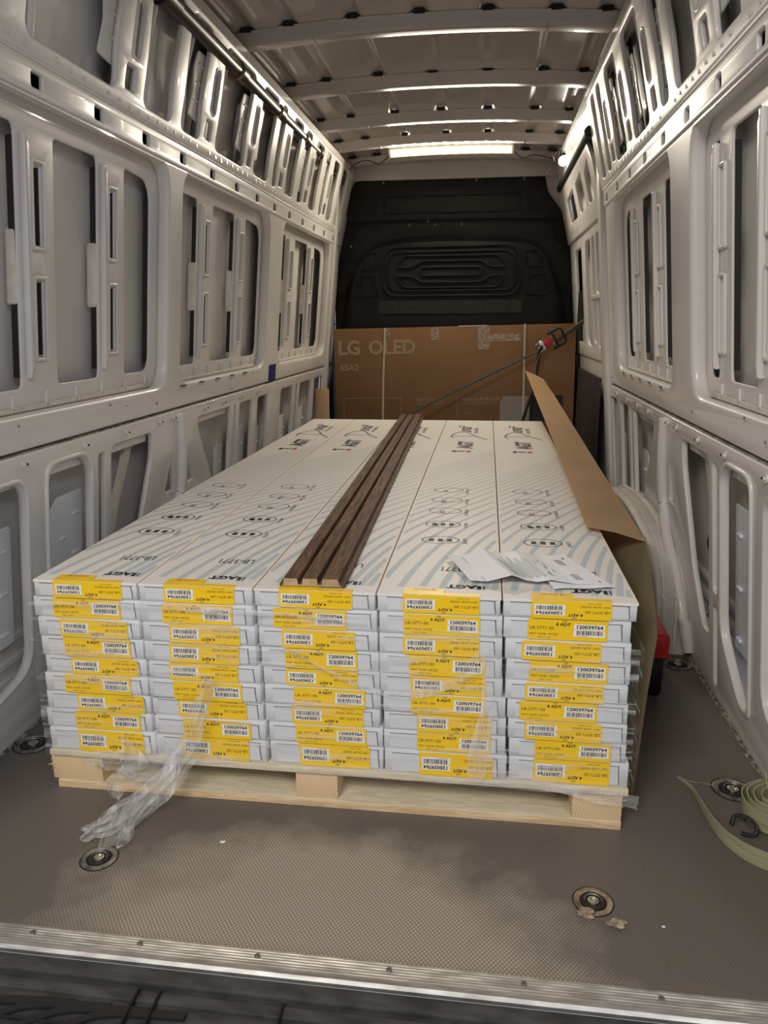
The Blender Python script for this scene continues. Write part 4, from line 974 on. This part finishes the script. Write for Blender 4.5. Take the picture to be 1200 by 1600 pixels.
# ------------------------------------------------------------------ long cardboard sheet beside the stack
cb = tag(empty('cardboard_sheet', (.6, 1.6, 0)), 'long bent cardboard sheet standing along the stack with its top folded over', 'cardboard')
fold = smoothpts([(.622, 1.75, .497), (.612, 2.4, .535), (.598, 3.3, .590), (.555, 4.20, .690)], 8)
inner = smoothpts([(.500, 1.86, .5005), (.505, 2.5, .525), (.505, 3.3, .565), (.450, 4.20, .735)], 8)
bm = B(); rows = []
for i, (a, b) in enumerate(zip(fold, inner)):
    if 25 > i > 20: a = a+Vector((-.006, 0, 0))
    rows.append([bm.verts.new(a), bm.verts.new(a.lerp(b, .5)+Vector((0, 0, .004))), bm.verts.new(b)])
for r0, r1 in zip(rows, rows[1:]):
    for k in range(2): bm.faces.new((r0[k], r1[k], r1[k+1], r0[k+1]))
bmesh.ops.solidify(bm, geom=bm.faces[:], thickness=.004); bmesh.ops.translate(bm, vec=(-.6, -1.6, 0), verts=bm.verts)
obj('folded_flap', bm, CBOARD, cb, angle=30)
CBOARD_SHADE = mottle(mat('shaded cardboard', (.30, .24, .14), .8), (.38, .31, .18), (.45, .37, .22), 5)  # same cardboard, its shade put into a darker olive colour
bm = B(); rows = []
front = [(.556, 1.405, .03), (.572, 1.41, .30), (.586, 1.42, .414), (.592, 1.50, .452), (.622, 1.75, .497)]
for i, a in enumerate(fold):
    x = .585; y = a.y
    rows.append([bm.verts.new((x-.012, y, .02)), bm.verts.new((x, y, .28)), bm.verts.new((x+.006, y, .42)), bm.verts.new(a)])
f0 = [bm.verts.new((.560, 1.405, .02)), bm.verts.new((.574, 1.41, .28)), bm.verts.new((.586, 1.42, .40)), bm.verts.new((.590, 1.48, .447))]
rows = [f0]+rows
for r0, r1 in zip(rows, rows[1:]):
    for k in range(3): bm.faces.new((r0[k], r1[k], r1[k+1], r0[k+1]))
bmesh.ops.solidify(bm, geom=bm.faces[:], thickness=.004); bmesh.ops.translate(bm, vec=(-.6, -1.6, 0), verts=bm.verts)
obj('standing_panel', bm, CBOARD_SHADE, cb, angle=30)

# ------------------------------------------------------------------ television carton against the bulkhead
tv = tag(empty('television_carton', (.037, 4.995, 0)), 'big brown television carton standing against the black bulkhead', 'carton')
TW, TH = .777, .948
obj('body', bx(-TW, TW, 0, .13, 0, TH, .004), CBROWN, tv)
def on_tv(bm, m, name, d=.0006):
    bmesh.ops.transform(bm, matrix=Matrix.Translation((-.037, -d, 0)) @ RX, verts=bm.verts); return obj(name, bm, m, tv, smooth=False)
t = B(); add_text(t, 'LG', .125, -.715, .785, off=.0045, space=.95); on_tv(t, CPRINT, 'brand_lettering')
t = B(); add_text(t, 'OLED', .125, -.513, .785, off=.0035, space=.97); on_tv(t, CPRINT, 'brand_lettering')
t = B(); add_text(t, '65A2', .058, -.705, .682, off=.0012); on_tv(t, CPRINT, 'model_lettering')
t = B()
for x0, x1, z0, z1 in ((-.69, -.30, .497, .500), (-.69, -.687, .3, .5), (-.303, -.30, .3, .5), (.065, .067, .36, .50)): quad(t, x0, x1, z0, z1)
add_text(t, 'SELF-LIT OLED', .027, -.20, .476, off=.0004); add_text(t, 'OLED AUTOÉCLAIRÉ', .027, .105, .476, off=.0004)
for x in (-.20, .105):
    quad(t, x, x+.22, .462, .464); quad(t, x, x+.16, .452, .454); add_text(t, 'webOS', .018, x, .39)
on_tv(t, CPRINT, 'small_lettering')
t = B(); quad(t, .345, .535, .33, .50); on_tv(t, mat('grey sticker', (.34, .31, .29), .5), 'grey_sticker')
t = B(); quad(t, .535, .745, .33, .503); on_tv(t, BLACKM, 'black_sticker')
for x0, x1, z0, z1 in ((-.10, -.05, .865, .945), (.20, .275, .80, .95), (.275, .47, .848, .895), (-.40, -.37, .90, .946)):
    t = B(); quad(t, x0, x1, z0, z1); on_tv(t, TAPE, 'tape_strip')
obj('band', ribbon(B(), [(-.435, -.003, TH+.002), (-.455, -.003, .6), (-.475, -.003, .0)], (.012, 0, 0), .002), PSTRAP, tv, smooth=False)
obj('band', ribbon(B(), [(.458, -.003, TH+.006), (.458, -.003, .6), (.455, -.003, .0)], (.012, 0, 0), .002), PSTRAP, tv, smooth=False)
obj('paper_tab', bx(.04, .22, .0, .05, TH, TH+.004), PAPER, tv, smooth=False)
tv.rotation_euler = (0, -.018, 0); tv.location.z = .014

sc_ = tag(obj('cardboard_offcut', bx(-.86, -.77, 4.86, 4.872, 0.0, .573, .003), CBOARD), 'narrow tan cardboard piece standing beside the television carton', 'cardboard')
bd = tag(obj('dark_board', bx(.796, .806, 3.86, 4.76, 0, .72, .003), mat('dark brown board', (.018, .012, .009), .6)), 'dark brown board standing inside the side door opening', 'board')
bd.rotation_euler = (0, 0, 0)
# dark bags beside the bulkhead at the end of the strap
bg_ = tag(empty('belt_holder', (.83, 4.95, 1.0)), 'black triangular holder hanging at the bulkhead corner above the strap', 'holder')
obj('wedge', plate_mesh('w', [rpoly([(-.035, -.04), (.055, .02), (-.01, .17), (-.035, .17)], .01)], .03, .008, lambda a, b, t: Vector((a, t, b))), BLACKM, bg_)
obj('stem', tube(B(), smoothpts([(-.015, 0, .0), (-.012, 0, -.10), (.0, 0, -.2)], 4), .016, 8), BLACKM, bg_)
obj('grey_cover', plate_mesh('w', [rpoly([(-.012, -.20), (.035, -.19), (.04, -.02), (.0, -.03)], .015)], .02, .006, lambda a, b, t: Vector((a, .03+t, b))), PRIMER, bg_)

# ------------------------------------------------------------------ ratchet strap in front of the television carton
rs = tag(empty('ratchet_strap', (.60, 4.88, .85)), 'black ratchet strap with red handle stretched across the television carton', 'strap')
o_ = Vector((.60, 4.88, .85))
def rel(l): return [Vector(p)-o_ for p in l]
obj('webbing', ribbon(B(), rel([(-.30, 4.70, .40), (.14, 4.80, .615), (.575, 4.86, .822)]), (0, .02, .012), .004), WEB, rs)
obj('webbing_stripe', ribbon(B(), rel([(-.30, 4.695, .394), (.14, 4.795, .608), (.575, 4.855, .815)]), (0, .002, .004), .002), WEBT, rs)
obj('webbing', ribbon(B(), rel([(.66, 4.87, .870), (.74, 4.88, .925), (.83, 4.93, .985)]), (0, .012, .034), .006), WEB, rs)
obj('webbing_stripe', ribbon(B(), rel([(.66, 4.862, .885), (.74, 4.872, .940), (.83, 4.922, 1.0)]), (0, .002, .003), .002), WEBT, rs)
obj('webbing', ribbon(B(), smoothpts(rel([(.62, 4.86, .855), (.575, 4.85, .83), (.558, 4.85, .74), (.545, 4.84, .62), (.51, 4.83, .50), (.47, 4.82, .36)]), 5), (.022, .01, 0), .003), WEB, rs)
obj('webbing_stripe', ribbon(B(), smoothpts(rel([(.575, 4.842, .81), (.550, 4.842, .74), (.538, 4.832, .62), (.503, 4.822, .50), (.463, 4.812, .36)]), 5), (.003, .002, 0), .002), WEBT, rs)
MB = Matrix.Rotation(math.radians(-28), 4, 'Y')
def rb(*a, **k):
    bm = bx(*a, **k); bmesh.ops.transform(bm, matrix=MB, verts=bm.verts); return bm
obj('ratchet_frame', rb(-.055, .06, -.012, .012, -.022, -.014, .002), STEEL, rs); obj('ratchet_frame', rb(-.055, .06, -.012, .012, .022, .030, .002), STEEL, rs)
obj('spindle', rb(-.03, -.008, -.02, .02, -.035, .04, .004), STEEL, rs); obj('red_handle', rb(-.005, .045, -.026, -.008, -.02, .03, .005), REDP, rs)
obj('white_pawl', rb(-.018, -.006, -.03, -.02, -.02, .03, .002), WLAB, rs); hg = tube(B(), [(.035, -.02, -.045), (.115, -.02, -.045), (.125, -.02, -.035), (.125, -.02, .042), (.115, -.02, .052), (.035, -.02, .052)], .0075, 8); bmesh.ops.transform(hg, matrix=MB, verts=hg.verts); obj('handle_grip', hg, BLACKM, rs)
obj('handle_bar', rb(.06, .075, -.028, -.012, -.045, .05, .003), BLACKM, rs)
obj('spring', rb(-.045, -.03, -.028, -.014, -.035, .005, .003), STEEL, rs)

# ------------------------------------------------------------------ red-lidded case behind the stack
cs = tag(empty('tool_case', (.69, 2.12, 0)), 'black tool case with a red lid standing before the wheel arch', 'case')
obj('body', bx(-.085, .050, -.165, .17, 0, .125, .012), mat('black case', (.008, .008, .009), .4), cs)
obj('lid', bx(-.092, .060, -.175, .18, .115, .182, .014, 3), REDP, cs)
obj('lid_rim', bx(-.094, .062, -.177, .182, .118, .128, .004), REDP, cs)
obj('latch', bx(-.04, -.01, -.182, -.170, .095, .14, .003), BLACKM, cs)

# ------------------------------------------------------------------ olive webbing coil
gw = tag(empty('webbing_coil', (.78, 1.40, 0)), 'loosely coiled olive webbing strap with a free curling end on the floor', 'strap')
o_ = Vector((.78, 1.40, 0))
def band(pts, zw, tilt=0, n=6, m=GREENW, name='webbing', taper=None):
    P_ = smoothpts(rel(pts), n); bm = B(); rows = []
    N_ = len(P_)
    Z_ = smoothpts([(z, 0, 0) for z in (zw if isinstance(zw, list) else [zw]*len(pts))], n)
    for i, p in enumerate(P_):
        d = (P_[min(i+1, N_-1)]-P_[max(i-1, 0)]); d.z = 0; d.normalize(); s_ = Vector((d.y, -d.x, 0))*.0013
        up = Vector((0, 0, Z_[i].x))+Vector((d.y, -d.x, 0))*tilt*Z_[i].x
        rows.append([bm.verts.new(q) for q in (p-s_, p+s_, p+s_+up, p-s_+up)])
    for a, b in zip(rows, rows[1:]):
        for k in range(4): bm.faces.new((a[k], a[(k+1) % 4], b[(k+1) % 4], b[k]))
    bm.faces.new(rows[0]); bm.faces.new(rows[-1]); bmesh.ops.recalc_face_normals(bm, faces=bm.faces)
    return obj(name, bm, m, gw)
tail = [(.693, 1.568, .002), (.712, 1.525, .001), (.716, 1.46, .001), (.722, 1.39, .001), (.738, 1.335, .001), (.775, 1.292, .001), (.83, 1.275, .001), (.90, 1.285, .001)]
band(tail, [.004, .012, .022, .030, .036, .040, .040, .040], .15)
band([(.845, 1.50, .012), (.805, 1.475, .010), (.792, 1.445, .008), (.80, 1.41, .006), (.84, 1.375, .004), (.90, 1.355, .004)], .042, .1)
band([(.86, 1.505, .018), (.815, 1.475, .018), (.802, 1.445, .016), (.812, 1.415, .014), (.85, 1.39, .012), (.9, 1.375, .01)], .036, .1)
band([(.87, 1.50, .024), (.825, 1.470, .024), (.812, 1.440, .024), (.822, 1.418, .022), (.855, 1.40, .02)], .030, .1)
band([(.875, 1.492, .030), (.84, 1.465, .03), (.826, 1.438, .03), (.85, 1.415, .026)], .026, .1)
band([(.86, 1.51, .03), (.85, 1.46, .02), (.853, 1.42, .012), (.87, 1.385, .006)], .036, .2)
band([(.875, 1.51, .03), (.865, 1.46, .02), (.87, 1.42, .012), (.89, 1.385, .006)], .034, .2)
obj('loose_thread', tube(B(), smoothpts(rel([(.70, 1.562, .004), (.725, 1.548, .006), (.745, 1.552, .003), (.765, 1.548, .002)]), 5), .0007, 5), GREENW, gw)
for k, (x, y) in enumerate(((.775, 1.385), (.845, 1.325))):
    obj('metal_hook', tube(B(), smoothpts(rel([(x-.02, y+.012, .012), (x-.012, y+.02, .028), (x+.006, y+.01, .034), (x+.022, y-.004, .024), (x+.016, y-.012, .010), (x-.006, y-.004, .007)]), 5), .0042, 8), BLACKM, gw)
